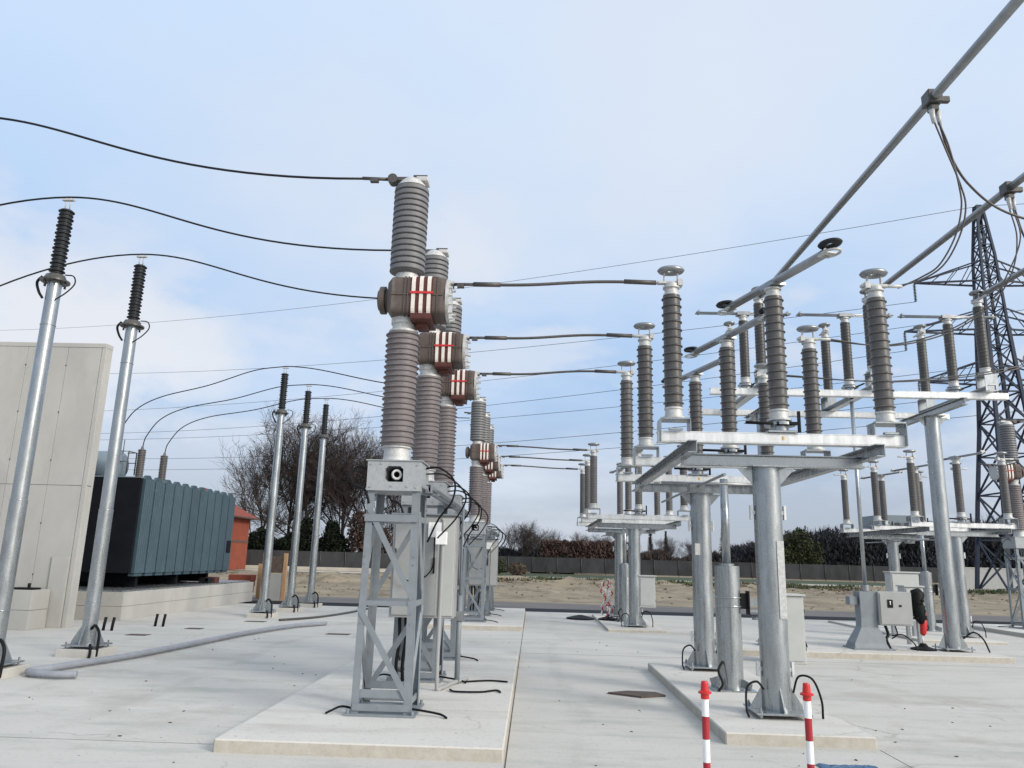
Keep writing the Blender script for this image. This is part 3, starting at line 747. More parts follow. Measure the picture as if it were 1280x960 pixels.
# droppers from the clamps to the near disconnectors' right contacts
for (x,yc,z), y, lab in zip(DROPS, (8.75,11.0,13.25), ('black dropper cable from the highest busbar clamp down to the nearest disconnector','black dropper cable from the middle busbar clamp to the second disconnector','black dropper cable from the right busbar clamp to the rear disconnector')):
    pe = (XD+1.2+.3, y, 4.95)
    q = MB()
    for k in (0,1):
        o_ = .05*k
        if x < 5: mid = [(x-.0+o_,yc,z-.31),(x+.10+o_,yc+.02,z-.62),(x+.27-o_*.4,yc+.08,z-1.08),(x+.32-o_,yc+.12,z-1.35),(x+.25-o_,yc+.19,z-1.68),(x+.1-o_,yc+.3,z-1.98),(x-.12,y-.05,z-2.13+.03*k),(pe[0]-.02,y+.02*k,4.97-.02*k)]
        else: mid = [(x-.02+o_,yc,z-.31),(x+.06+o_,yc+.04,z-.75),(x-.02-o_,yc+.12,z-1.25),(x-.3-o_,yc+.25,z-1.72),(x-.9,y-.03,z-2.12+.04*k),(.5*(x-.9)+.5*pe[0],y+.02*k,4.88+.02*k),(pe[0]-.02,y+.02*k,4.97-.02*k)]
        q.tube(spl(mid,10),.0105,8)
    tag(q.build('dropper_cable', M['alucable']), lab, 'cable', 'dropper cables under the busbar tubes')
for (x,yc,z), lab in zip(DROPS[:2], ('thick black cable swinging right from the highest busbar clamp','thick black cable swinging right from the middle busbar clamp')):
    q = MB(); q.tube(spl([(x+.07,yc+.02,z-.32),(x+.2,yc+.1,z-.68),(x+.47,yc+.25,z-.98),(x+.95,yc+.4,z-1.25),(x+1.8,yc+.5,z-1.45)],10),.015,8)
    tag(q.build('dropper_cable', M['alucable']), lab, 'cable', 'dropper cables under the busbar tubes')

# flexible links breaker head -> disconnector
for y, yd, z1, m_, lab in ((8.6,8.75,4.965,'near','nearest of the flexible cables between the near breakers and disconnectors'),(10.85,11.0,4.965,'','second flexible cable between the near breakers and disconnectors'),(13.1,13.25,4.965,'','third flexible cable between the near breakers and disconnectors'),
                     (20.6,20.75,4.62,'','front thin cable linking the distant breakers and disconnectors'),(22.85,23.0,4.62,'','middle thin cable linking the distant breakers and disconnectors'),(25.05,25.25,4.62,'','rear thin cable linking the distant breakers and disconnectors')):
    a = Vector((CX+.85,y,4.855 if y < 15 else 4.665)); c = Vector((XD-1.2-.28,yd,z1))
    q = MB(); q.tube(bez(a, a+Vector((.9,0,-.02)), c-Vector((1.0,0,-.03 if y < 15 else .0)), c, 20),.02,8); q.tube([a-Vector((.1,0,0)),a+Vector((.22,0,0))],.03,8); q.tube([c-Vector((.28,0,-.01)),c+Vector((.1,0,0))],.03,8)
    tag(q.build('link_cable', M['alucable']), lab, 'cable', 'flexible cables between breakers and disconnectors')
# and on to the elevated disconnectors further right from the far right set
q = MB(); q.tube(bez((XF+1.5,20.75,4.62),(XF+2,20.75,4.62),(XF+2.2,22.5,4.6),(13.9,23.6,4.85),12),.018,6); tag(q.build('link_cable', M['alucable']), 'cable between the far right disconnector and the lone breaker by the pylon', 'cable')

# ------------------------------------------------------------------ tall slim posts on the left
def make_pole(loc, label):
    t = thing('insulator_post', loc, label, 'insulator post', 'tall slim posts with dark insulators')
    p = MB(); p.box(-.32,.32,-.32,.32,-.13,-.002); p.build('footing', M['concrete_edge'], t, .008)
    q = MB(); q.lathe([(.115,.056),(.112,2.2),(.105,2.2005),(.098,5.42)],seg=24); q.torus(.108,.008,(0,0,2.2)); q.torus(.118,.006,(0,0,.72)); q.torus(.1,.008,(0,0,4.75)); po = q.build('pole', M['galv'], t)
    p = MB(); p.box(-.28,.28,-.26,.26,.035,.057); [p.cyl(.013,0,.1,(a_*.23,b_*.21,0),seg=8) for a_ in (-1,1) for b_ in (-1,1)]; p.build('base_plate', M['galv'], po, .003)
    g = MB()
    for sx in (-1,1): g.prism([(sx*.115,.058),(sx*.27,.058),(sx*.27,.09),(sx*.115,.36)],.014,(0,-.007,0))
    for sy in (-1,1): g.prism([(sy*.115,.058),(sy*.25,.058),(sy*.25,.09),(sy*.115,.36)],.014,(-.007,0,0),'YZ')
    g.build_each('gusset', M['galv'], po)
    g = MB(); g.tube(spl([(.1,-.12,.3),(.2,-.2,.36),(.3,-.24,.25),(.32,-.27,.05),(.32,-.28,-.1)]),.022,8); g.tube(spl([(.2,-.28,.08),(.24,-.32,-.02),(.24,-.34,-.125)]),.022,8); g.build_each('earth_cable', M['black'], po)
    h = MB(); h.cyl(.20,5.42,5.445); h.lathe([(.17,5.4455),(.13,5.53),(.001,5.53)],seg=8)
    for a in range(6):
        an = a*math.pi/3; h.box(math.cos(an)*.15-.012,math.cos(an)*.15+.012,math.sin(an)*.15-.012,math.sin(an)*.15+.012,5.36,5.42)
    h.build('head_bracket', M['por_dark'], t)
    h = MB()
    h.tube(spl([(-.17,-.05,5.5),(-.23,-.06,5.4),(-.17,-.08,5.25),(-.10,-.08,5.15)]),.02,6); h.build('cable', M['black'], t)
    h = MB(); h.tube(spl([(.17,-.05,5.52),(.30,-.05,5.50),(.34,-.06,5.38),(.24,-.07,5.24),(.09,-.08,5.12)]),.010,6); h.build('cable', M['black'], t)
    i = MB(); i.lathe([(.001,5.53),(.07,5.53)]+shed_profile(.082,.112,5.56,6.58,17,.014,.10)+[(.06,6.585),(.001,6.585)],seg=24); i.build('insulator', M['por_black'], t)
    c = MB(); c.tube([(-.035,0,6.585),(-.035,0,6.80)],.009,6); c.tube([(.035,0,6.585),(.035,0,6.80)],.009,6); c.box(-.09,.09,-.03,.03,6.74,6.765); c.build('cable_saddle', M['white_metal'], t)
    return t
PX = -7.2
PY = [10.66, 12.92, 21.25, 23.6, 25.75]
labs = ['tall slim galvanised post in front of the concrete wall at the left edge','tall slim galvanised post with dark insulator between the concrete wall and the transformer','front post of the three distant slim posts right of the transformer','middle post of the three distant slim posts','last and smallest of the three distant slim posts, before the bare trees']
pole = None
for y, lab in zip(PY, labs):
    if pole is None: pole = make_pole((PX,y,.12), lab)
    else: dup(pole, (PX,y,.12), lab)
# conductors over the posts
ZP = 6.92
def conductor(pts, lab, r=.015):
    q = MB(); q.tube(pts, r, 8); tag(q.build('conductor', M['cable']), lab, 'cable', 'black conductors over the slim posts')
E1 = CX+IX-.62
for y, yp, lab in ((8.6,8.45,'topmost black conductor sagging into the nearest breaker head'),(10.85,10.66,'black conductor over the left edge post to the second breaker'),(13.1,12.92,'black conductor over the second slim post to the third breaker')):
    e = Vector((E1,y,6.205)); p = Vector((PX,yp,ZP))
    pts = bez(p+Vector((-4.4,.3,-1.55)), p+Vector((-3.0,.2,-.55)), p+Vector((-1.3,.05,.0)), p, 18)[:-1] + bez(p, p+Vector((1.4,.0,.02)), e-Vector((2.9,0,.04)), e, 26)
    conductor(pts, lab)
BU = [(-11.6,20.9),(-11.6,22.3),(-11.6,23.7)]
for (y, yp, bu, lab) in ((20.6,21.25,BU[0],'highest distant conductor dropping to the hidden transformer bushing'),(22.85,23.6,BU[1],'middle distant conductor arching to the first transformer bushing in view'),(25.05,25.75,BU[2],'lowest distant conductor arching to the second transformer bushing in view')):
    e = Vector((E1,y,6.205)); p = Vector((PX,yp,ZP)); bt = Vector((bu[0],bu[1],4.66))
    d_ = p-bt; pts = spl([bt, bt+Vector((d_.x*.015,d_.y*.015,.32)), bt+Vector((d_.x*.09,d_.y*.09,.86)), bt+Vector((d_.x*.24,d_.y*.24,1.25)), bt+Vector((d_.x*.52,d_.y*.52,1.62)), bt+Vector((d_.x*.8,d_.y*.8,2.10)), p], 8)[:-1] + bez(p, p+Vector((1.5,-.1,-.02)), e-Vector((2.6,0,.0)), e, 24)
    conductor(pts, lab)

# ------------------------------------------------------------------ concrete wall and transformer
t = thing('fire_wall', (-10,17.0,0), 'pale precast concrete wall with panel joints at the left edge', 'wall')
q = MB(); q.box(-9,-.03,.03,.27,0,6.30); q.build('core', M['concrete_edge'], t)
q = MB()
xs = [-9.0,-5.5,-3.0,-1.85,-.9,-.11]
for x0, x1 in zip(xs[:-1], xs[1:]):
    q.box(x0+.004,x1-.004,0,.0299,.0,3.038); q.box(x0+.004,x1-.004,0,.0299,3.047,6.24)
q.box(-9,-.008,-.012,.0295,6.2405,6.34)
q.box(-.102,0,0,.0298,0,6.24); q.box(-.0299,0,.0301,.2,0,3.035); q.box(-.0299,0,.0301,.2,3.05,6.24); q.box(-.0299,0,.205,.27,0,6.24); q.box(-.0299,.005,.0305,.27,6.2405,6.34); q.box(-9,-.03,.03,.27,6.3005,6.335)
q.build('panel', M['concrete_wall'], t, .004)
q = MB()
for x in (-.9,-1.85,-3.0):
    for z in (1.1,2.2,3.6,4.7,5.8): q.cyl(.016,-.004,.0,(x,0,z),axis='Y',seg=8)
q.build('fixing', M['black'], t)
q = MB(); q.box(-.5,-.11,-.05,-.0005,0,1.5); q.build('pilaster', M['concrete_wall'], t, .004)
t = thing('concrete_block', (-10.6,16.3,0), 'low pale concrete block against the foot of the wall', 'block')
q = MB(); q.box(-2.4,.2,0,.62,0,.39); q.box(-2.4,.2,.004,.62,.396,.80); q.build('body', M['concrete_wall'], t, .006)
q = MB(); q.box(-.35,.12,.1,.4,.8005,.84); q.cyl(.03,.84,.93,(-.05,.25,0),seg=10); q.build('cover', M['black'], t)
t = thing('transformer_plinth', (-9.9,19.06,0), 'long pale concrete plinth under the transformer', 'plinth')
q = MB(); q.box(-7,-.02,.02,8.9,0,.655); q.build('core', M['concrete_edge'], t)
q = MB()
for x0, x1 in ((-7,-3.4),(-3.385,0)):
    q.box(x0,x1,0,.0199,0,.32); q.box(x0,x1,0,.0199,.328,.66)
for y0, y1 in ((.0205,2.6),(2.61,4.9),(4.91,7.3),(7.31,8.9)):
    q.box(-.0199,0,y0,y1,0,.32); q.box(-.0199,0,y0,y1,.328,.66)
q.build('facing', M['concrete_wall'], t, .003)
q = MB(); q.box(-7,-.1,.1,8.8,.6555,.70); q.build('grating', M['galv'], t)

t = thing('power_transformer', (-11.4,20.1,.70), 'large power transformer with blue grey radiator panels and dark end', 'transformer')
q = MB(); q.box(-3.2,-.25,.4,6.4,.12,2.75); q.box(-3.0,-.5,.3,6.5,0,.12); q.build('tank', M['navy'], t, .02)
q = MB(); q.box(-1.15,1.02,.0,.10,.38,2.83)
for z in (.95,1.5,2.1,2.6): q.box(-1.15,1.02,-.006,-.0005,z-.01,z+.01)
q.build('end_panel', M['navy'], t)
n = 11; w = 6.4/n
for k in range(n):
    y0 = .11+k*w+.035; y1 = .11+(k+1)*w-.035; ym = (y0+y1)/2
    q = MB()
    # folded panel: five shallow pressed flutes
    prof = [(-.0,y0)]
    m_ = 5
    for i in range(m_):
        a = y0+(y1-y0)*i/m_; c = y0+(y1-y0)*(i+1)/m_
        prof += [(.0+.0,a+.004),(.022,a+.02),(.022,c-.02),(.0,c-.004)]
    prof += [(.0,y1),(-.22,y1),(-.22,y0)]
    q.prism([(1.08+p[0]*.7,p[1]) for p in prof], 2.43, (0,0,.38), 'XY')
    q.prism([(y0+.02,2.81),(y1-.02,2.81),(ym+.06,2.93),(ym-.06,2.93)],.10,(.93,0,0),'YZ'); q.box(.9,1.06,y0+.05,y1-.05,.30,.3795)
    q.build('radiator_panel', M['teal'], t)
q = MB(); q.box(1.097,1.112,6.05,6.38,.95,1.35); q.build('cover_plate', M['navy'], t)
q = MB(); q.box(-.2,.84,.12,6.5,.55,.75); q.box(-.2,.84,.12,6.5,2.45,2.65); q.build_each('header_pipe', M['navy'], t)
q = MB(); q.box(-1.3,1.0,-.02,6.5,2.8355,2.86); q.build('top_cover', M['cons'], t)
q = MB(); q.lathe([(.001,-2.0),(.2,-1.99),(.36,-1.93),(.42,-1.85),(.42,.15),(.36,.23),(.2,.28),(.001,.29)],(-.85,2.0,3.35),axis='X',seg=32,hard=False); cv = q.build('conservator', M['cons'], t)
q = MB()
for y in (1.75,2.2): q.tube([(-.62,y,3.75),(-.35,y,3.75),(-.35,y,3.1)],.018,6); q.tube([(-.62,y,3.45),(-.35,y,3.45)],.014,6)
q.tube([(-.35,1.75,3.75),(-.35,2.2,3.75)],.016,6); q.tube([(-.6,1.9,3.7),(-.6,1.9,4.1)],.012,6); q.build('ladder_bracket', M['por_dark'], cv)
q = MB(); q.cyl(.13,3.70,3.86,(-1.75,2.0,0),seg=14); q.build('breather_cap', M['dkred'], cv)
q = MB()
for x in (-2.3,-1.2): q.box(x-.06,x+.06,1.8,2.2,2.75,3.0)
q.tube([(-1.7,2.0,3.0),(-1.6,2.1,2.6),(-1.3,2.2,2.5)],.05,8); q.build('cradle', M['cab'], t)
for (x,y) in BU:
    q = MB(); q.lathe([(.12,2.75),(.12,2.95)]+shed_profile(.10,.12,2.95,3.86,18,.009)+[(.05,3.87),(.03,3.96),(.001,3.96)],(x+11.4,y-20.1,0),seg=18); bo = q.build('bushing', M['por_brown'], t)
q = MB()
for y in (.8,3.2,5.4): q.box(-.3,.8,y,y+.14,.02,.3)
q.build_each('skid', M['navy'], t)
t = thing('valve_box', (-10.25,25.4,.70), 'small dark valve box under the far end of the radiators', 'box')
q = MB(); q.box(-.3,.05,-.12,.2,0,.17); q.build('body', M['redbrown'], t, .01); q = MB(); q.box(-.25,.05,-.7,-.35,0,.16); q.tube([(0,-.7,.1),(0,-.3,.1)],.05,8); q.build('valve', M['black'], t)

# timber frame and boards behind the plinth
t = thing('timber_frame', (-9.6,29.3,-.04), 'raw timber frame of two upright boards behind the slim posts', 'timber frame')
for x in (-.42,.36):
    q = MB(); q.box(x-.07,x+.07,-.05,.05,0,1.72); q.build('post', M['timber'], t, .005)
q = MB(); q.box(-.35,.29,-.02,.02,1.0,1.6); q.build('board', M['rust'], t); q = MB(); q.box(-.35,.29,-.03,.03,.0,.95); q.build('panel', M['cab'], t)
t = thing('brick_stack', (-11.0,30.2,-.04), 'stack of orange bricks and boards beyond the plinth end', 'bricks')
q = MB()
for k in range(4):
    q.box(-.7+.04*k,.2+.03*k,-.3,.3,.001+.22*k,.215+.22*k)
q.build('bricks', M['orange'], t, .01); q = MB(); q.box(.45,.6,-.06,.06,0,1.3); q.build('board', M['timber'], t)

# ------------------------------------------------------------------ boxes and cabinets on the right
def street_cabinet(loc, w, d, h, lab, m_=None, group=None, rz=0):
    t = thing('cabinet', loc, lab, 'cabinet', group, rz)
    q = MB(); q.box(-w/2,w/2,-d/2,d/2,0,h); q.build('body', m_ or M['cab_light'], t, .008)
    q = MB(); q.box(-w/2-.03,w/2+.03,-d/2-.04,d/2+.02,h+.0005,h+.035); q.build('roof', m_ or M['cab_light'], t, .006)
    q = MB(); q.box(-w/2+.03,w/2-.03,-d/2-.016,-d/2-.0005,.05,h-.04); q.build('door', m_ or M['cab_light'], t, .004)
    q = MB()
    for z in (.22,.78): q.box(w/2+.0005,w/2+.016,-d/2+.02,-d/2+.06,h*z-.035,h*z+.035)
    q.build('hinge', M['black'], t)
    return t
street_cabinet((4.62,14.75,0), .56, .40, 1.17, 'pale grey floor cabinet standing behind the nearest thick column')
street_cabinet((3.0,20.95,.55), .42, .25, .78, 'pale grey box hung on the distant column pair')
street_cabinet((9.42,20.5,.5), .7, .35, 1.1, 'pale cabinet with dark roof beside the far right columns')
street_cabinet((8.72,18.6,.55), .42, .35, .75, 'small pale box to the right of the pedestal drive box')
t = thing('box_stand', (9.42,20.6,.06), 'grey steel stand carrying the far right cabinet', 'stand')
q = MB(); q.box(-.3,-.22,-.05,.05,0,.438); q.box(.22,.3,-.05,.05,0,.438); q.box(-.32,.32,-.05,.05,-.002,.03) if False else None; q.build_each('leg', M['galv'], t)
t = thing('box_stand', (8.72,18.6,0), 'slim grey stand under the small pale box', 'stand')
q = MB(); q.box(-.15,-.09,-.05,.05,0,.548); q.box(.09,.15,-.05,.05,0,.548); q.build_each('leg', M['galv'], t)
# drive box on flared pedestal
t = thing('drive_box', (6.95,16.55,.11), 'grey drive box with black latch on a flared pedestal, slim shaft rising from it', 'drive box')
q = MB()
secs = [(0.03,.36,.24),(.12,.34,.2),(.42,.17,.14),(.62,.16,.14),(1.0,.17,.16),(1.12,.17,.16)]
for (z0,a0,c0),(z1,a1,c1) in zip(secs[:-1],secs[1:]):
    q._add([(-a0-.12,-c0,z0),(a0-.12,-c0,z0),(a0-.12,c0,z0),(-a0-.12,c0,z0),(-a1-.12,-c1,z1),(a1-.12,-c1,z1),(a1-.12,c1,z1),(-a1-.12,c1,z1)],[(0,1,5,4),(1,2,6,5),(2,3,7,6),(3,0,4,7)])
q._add([(-.29,-.16,1.12),(.05,-.16,1.12),(.05,.16,1.12),(-.29,.16,1.12)],[(0,1,2,3)])
q.build('pedestal', M['paint'], t)
q = MB(); q.box(-.52,.30,-.3,.3,0,.03); q.build('base_plate', M['paint'], t, .004)
q = MB(); q.box(.052,.72,-.22,.2,.47,1.13); bx = q.build('body', M['cab'], t, .012)
q = MB(); q.box(.08,.66,-.236,-.2205,.5,1.1); q.build('door', M['cab'], bx, .005)
q = MB(); q.box(.22,.33,-.25,-.2365,.82,.98); lt = q.build('latch', M['black'], bx, .006)
q = MB(); q.box(.268,.282,-.252,-.2503,.88,.95); q.box(.262,.288,-.2525,-.2508,.93,.95); q.build('mark', M['white'], lt)
q = MB(); q.box(.45,.5,-.245,-.2365,.84,.88); q.build('lock', M['black'], bx)
q = MB(); q.box(-.48,-.31,-.1,.1,.85,1.02); q.build('side_box', M['paint'], t, .01)
q = MB(); q.tube(spl([(.2,-.1,.47),(.24,-.12,.3),(.18,-.16,.2),(.22,-.22,.03)]),.03,8); q.tube(spl([(.4,-.1,.47),(.42,-.12,.3),(.3,-.14,.22)]),.014,6); q.tube(spl([(.3,-.15,.28),(.5,-.2,.3),(.68,-.25,.15),(.72,-.3,.012)]),.014,6); q.build('cable', M['black'], t)
q = MB(); q.tube([(-.10,0,1.13),(-.10,0,5.2)],.04,12); q.cyl(.08,1.13,1.25,(-.1,0,0)); q.build('drive_shaft', M['galv'], t)

# red and white posts
def bollard(loc, lab):
    t = thing('barrier_post', loc, lab, 'barrier post', 'red and white striped posts')
    z = 0.03
    for k in range(7):
        q = MB(); z1 = z+.128; q.cyl(.0215,z,z1-.0005,seg=20); q.build('stripe', M['dkred'] if k % 2 else M['white'], t); z = z1
    q = MB(); q.lathe([(.022,z-.03),(.025,z-.028),(.025,z),(.04,z+.002),(.04,z+.012),(.025,z+.018),(.021,z+.065),(.018,z+.072),(.001,z+.072)],seg=20); q.build('cap', M['red'], t)
    q = MB(); q.lathe([(.001,0),(.19,0),(.19,.03),(.06,.055),(.03,.09),(.001,.09)],seg=24); q.build('base', M['black'], t)
    return t
bp = bollard((1.06,5.0,-.085+.09), 'left of the two red and white striped posts in the foreground')
dup(bp, (1.69,5.05,.005), 'right of the two red and white striped posts in the foreground')
# chain posts on rubber feet
t = thing('chain_post', (7.95,16.6,.11), 'red post wrapped in a black bag, right of the grey drive box', 'chain post')
q = MB(); q.lathe([(.001,0),(.24,0),(.24,.03),(.10,.07),(.05,.13),(.001,.13)],seg=24); q.build('base', M['black'], t)
q = MB(); q.tube([(0,0,.13),(0,0,.30)],.012,6); q.build('pole', M['white'], t)
q = MB(); q.tube([(0,0,.29),(.02,0,.33),(.04,0,.5),(.06,0,.8)],[.04,.06,.07,.05],12); q.build('red_sleeve', M['red'], t)
q = MB()
q.tube([(-.02,-.05,.52),(-.04,-.06,.6),(-.06,-.06,.75),(-.08,-.05,.95),(-.05,-.05,1.12),(0,-.05,1.18)],[.05,.10,.13,.12,.14,.06],14)
for k in range(40):
    a = random.random()*6.28; z = .58+.55*random.random(); q.tube([(-.06+.12*math.cos(a),-.05+.11*math.sin(a),z),(-.06+.15*math.cos(a),-.05+.14*math.sin(a),z+.03)],[.03,.008],5)
q.build('bag', M['black'], t)
t = thing('chain_post', (2.2,23.0,.06), 'thin post draped in red and white chain beside the distant columns', 'chain post')
q = MB(); q.lathe([(.001,0),(.3,0),(.3,.04),(.1,.09),(.04,.15),(.001,.15)],seg=20); q.build('base', M['black'], t)
q = MB(); q.tube([(0,0,.15),(0,0,1.15)],.025,8); q.build('pole', M['white'], t)
for m_, ph in ((M['red'],0),(M['white'],1)):
    q = MB()
    for k in range(16):
        z = 1.1-k*.06; a = k*2.4+ph; r_ = .05+.14*abs(math.sin(k*.35+ph*.6))
        c = Vector((r_*math.cos(a)*.8-.06,r_*math.sin(a)-.05,z)); q.tube([c,c+Vector((.05*math.cos(a+1),.05,-.07)),c+Vector((0,.02,-.11))],.022,6)
    q.build('chain', m_, t)
t = thing('rubber_foot', (1.45,23.9,0), 'lone black rubber foot lying on the far concrete', 'rubber foot')
q = MB(); q.lathe([(.001,0),(.42,0),(.42,.04),(.16,.10),(.06,.12),(.001,.12)],seg=24); q.build('body', M['black'], t)

# ------------------------------------------------------------------ small things on the concrete
q = MB(); q.prism([(-.38,.02),(-.1,.2),(.26,.17),(.36,-.06),(.02,-.22)],.022,(1.4,10.75,.003),'XY'); tag(q.build('cover_plate', M['rust']), 'rusty brown plate lying on the concrete in the middle', 'plate')
q = MB(); nx_, ny_ = 16, 8; rg = random.Random(9)
vs_ = [(2.52+.5*i/(nx_-1)+.02*rg.gauss(0,.5), 7.2+.2*j/(ny_-1)+.02*rg.gauss(0,.5), .004+.028*abs(noise.noise((i*.45,j*.6,3)))+.004*rg.random()) for j in range(ny_) for i in range(nx_)]
q._add(vs_, [(j*nx_+i, j*nx_+i+1, (j+1)*nx_+i+1, (j+1)*nx_+i) for j in range(ny_-1) for i in range(nx_-1)])
tag(q.build('tarpaulin', M['blue']), 'crumpled blue sheet on the ground at the bottom edge', 'sheet')
# corrugated conduit lying across the yard
q = MB(); pp = spl([(-6.0,10.62,.06),(-6.3,10.55,.06),(-6.72,10.72,.06),(-6.62,11.2,.06),(-6.3,12.6,.06),(-6.1,14.4,.06),(-5.9,16.6,.06),(-5.5,18.4,.06),(-5.0,19.4,.05)],14)
q.tube(pp,[.045+(.004 if i%2 else 0) for i in range(len(pp))],12); tag(q.build('conduit', M['conduit']), 'long grey corrugated conduit lying bent across the left concrete', 'conduit')
q = MB(); q.tube(spl([(-6.4,20.2,.03),(-5.8,21.4,.03),(-5.4,23.4,.03),(-5.2,26.0,.03)],8),.03,8); tag(q.build('conduit', M['por_dark']), 'thin dark conduit beyond the grey one near the slim posts', 'conduit')
for (x,y,lab) in ((-8.95,16.75,'pair of black cable stubs sticking from the ground near the concrete wall'),(-8.42,17.95,'pair of black cable stubs sticking from the ground in front of the plinth')):
    t = thing('cable_stub', (x,y,0), lab, 'cable stub', 'cable stubs in the concrete')
    for dx in (-.09,.09):
        q = MB(); q.tube([(dx,0,0),(dx+.01,0,.12),(dx+.03,0,.27)],.03,10); q.build('stub', M['black'], t)
for (x,y,w_,lab) in ((-7.96,16.1,.42,'dark drain cover beside the slim post in front of the wall'),(-6.9,19.9,.5,'dark drain cover in the concrete near the plinth'),(-4.2,17.4,.5,'dark drain cover left of the distant breaker slab'),(-7.5,17.7,.35,'small worn drain cover before the plinth')):
    q = MB(); q.box(x-w_/2,x+w_/2,y-.14,y+.14,.0,.006); tag(q.build('drain_cover', M['rust']), lab, 'drain cover', 'drain covers in the concrete')
q = MB()
rr_ = random.Random(3)
for k in range(170):
    x = rr_.uniform(-8,6); y = 4+14*rr_.random()**1.4
    if (-2.8 < x < -.1 and 7 < y < 14.7) or (1.8 < x < 3.4 and 8 < y < 13.4): continue
    s_ = rr_.uniform(.008,.022); a = rr_.random()*3.14
    q.prism([(s_*math.cos(a),s_*math.sin(a)),(s_*.5*math.cos(a+1.8),s_*.5*math.sin(a+1.8)),(-s_*math.cos(a),-s_*math.sin(a)),(s_*.4*math.cos(a-1.6),s_*.4*math.sin(a-1.6))],s_*.4,(x,y,.002),'XY')
tag(q.build('debris', M['rust']), 'scattered crumbs and dry leaf bits on the concrete', 'debris', kind='stuff')

# ------------------------------------------------------------------ pylon and overhead lines
PYX, PYY = 38.8, 64.0
t = thing('pylon', (PYX,PYY,0), 'dark steel lattice pylon rising at the right edge', 'pylon')
HW = [(0,2.3),(7,1.8),(13,1.3),(18.5,1.0),(22,.84),(26.5,.68),(28.5,.6),(33.2,.22)]
def hw(z):
    for (z0,a),(z1,b_) in zip(HW[:-1],HW[1:]):
        if z <= z1: return a+(b_-a)*(z-z0)/(z1-z0)
    return HW[-1][1]
for sx in (-1,1):
    for sy in (-1,1):
        q = MB()
        for (z0,a),(z1,c) in zip(HW[:-1],HW[1:]): q.bar((sx*a,sy*a,z0),(sx*c,sy*c,z1),.26 if z0<20 else .19,.26 if z0<20 else .19)
        q.build('leg', M['pylon'], t)
zs = [0,4.2,7.8,11.0,13.8,16.2,18.3,20.2,22,23.6,25.1,26.5,27.9,29.4,31.2,33.2]
for face in range(4):
    q = MB()
    rot = Matrix.Rotation(face*math.pi/2,3,'Z')
    for z0, z1 in zip(zs[:-1],zs[1:]):
        a, c = hw(z0), hw(z1); th = .12 if z0 < 18 else .08
        q.bar(rot@Vector((-a,-a,z0)),rot@Vector((c,-c,z1)),th,th); q.bar(rot@Vector((a,-a,z0)),rot@Vector((-c,-c,z1)),th,th); q.bar(rot@Vector((-c,-c,z1)),rot@Vector((c,-c,z1)),th,th)
    q.build('lattice_face', M['pylon'], t)
ARMS = [(26.0,6.2),(21.6,7.4),(17.2,6.6)]
for (z, L_) in ARMS:
    for sx in (-1,1):
        q = MB(); tip = Vector((sx*L_,0,z-.1)); a = hw(z); c = hw(z+2)
        for sy in (-1,1):
            q.bar((sx*a,sy*a,z),tip,.14,.14); q.bar((sx*c,sy*c,z+1.9),tip,.11,.11)
            for f_ in (.25,.5,.75):
                p0 = Vector((sx*a,sy*a,z)).lerp(tip,f_); p1 = Vector((sx*c,sy*c,z+1.9)).lerp(tip,f_-.18); q.bar(p0,p1,.06,.06)
                if sy == 1: q.bar(p0,(p0.x,-p0.y,p0.z),.06,.06)
        ao = q.build('cross_arm', M['pylon'], t)
        i = MB(); i.lathe([(.06,0)]+shed_profile(.04,.13,-1.6,0,12,.03)[::-1] if False else shed_profile(.04,.13,-1.7,-.1,12,.03),tuple(tip),seg=10); i.build('insulator_string', M['por_dark'], ao)
ENDS = [((PYX,PYY,33.2),'W0')]+[((PYX+sx*L_,PYY,z-1.8),'a') for (z,L_) in ARMS for sx in (-1,1)]
LEFT = [(-103.8,140,42.2),(-102.4,140,33.9),(-101,140,26.0),(-100.3,140,22.2),(-100.2,140,21.0),(-99.6,140,18.2),(-99.2,140,15.9)]
ends = [ENDS[0][0], ENDS[1][0], ENDS[2][0], ENDS[3][0], ENDS[4][0], ENDS[5][0], ENDS[6][0]]
nm = ['thin earth wire running from the pylon peak far to the left, highest of all','thin overhead line passing behind the breaker heads, second highest','overhead line third from the top, passing behind the distant breaker head','overhead line from the middle pylon arm toward the left, fourth from the top','overhead line from the outer middle pylon arm, fifth from the top','overhead line sixth from the top, low over the tree tops','lowest of the thin overhead lines, just over the distant roofs']
for e, l, lab in zip(ends, LEFT, nm):
    a = Vector(e); b_ = Vector(l); pts = []
    for i in range(25):
        s_ = i/24; p = a.lerp(b_, s_); p.z -= 4*s_*(1-s_)*(2.4); pts.append(p)
    q = MB(); q.tube(pts, .024, 5); tag(q.build('overhead_line', M['cable']), lab, 'power line', 'overhead lines to the pylon')
for e in (ENDS[0][0],ENDS[2][0],ENDS[4][0]):
    a = Vector(e); b_ = a+Vector((60,-25,-1)); q = MB(); q.tube([a.lerp(b_,i/16)-Vector((0,0,4*(i/16)*(1-i/16)*1.6)) for i in range(17)],.024,5)
    tag(q.build('overhead_line', M['cable']), 'overhead line leaving the pylon past the right edge', 'power line', 'overhead lines leaving the pylon to the right')

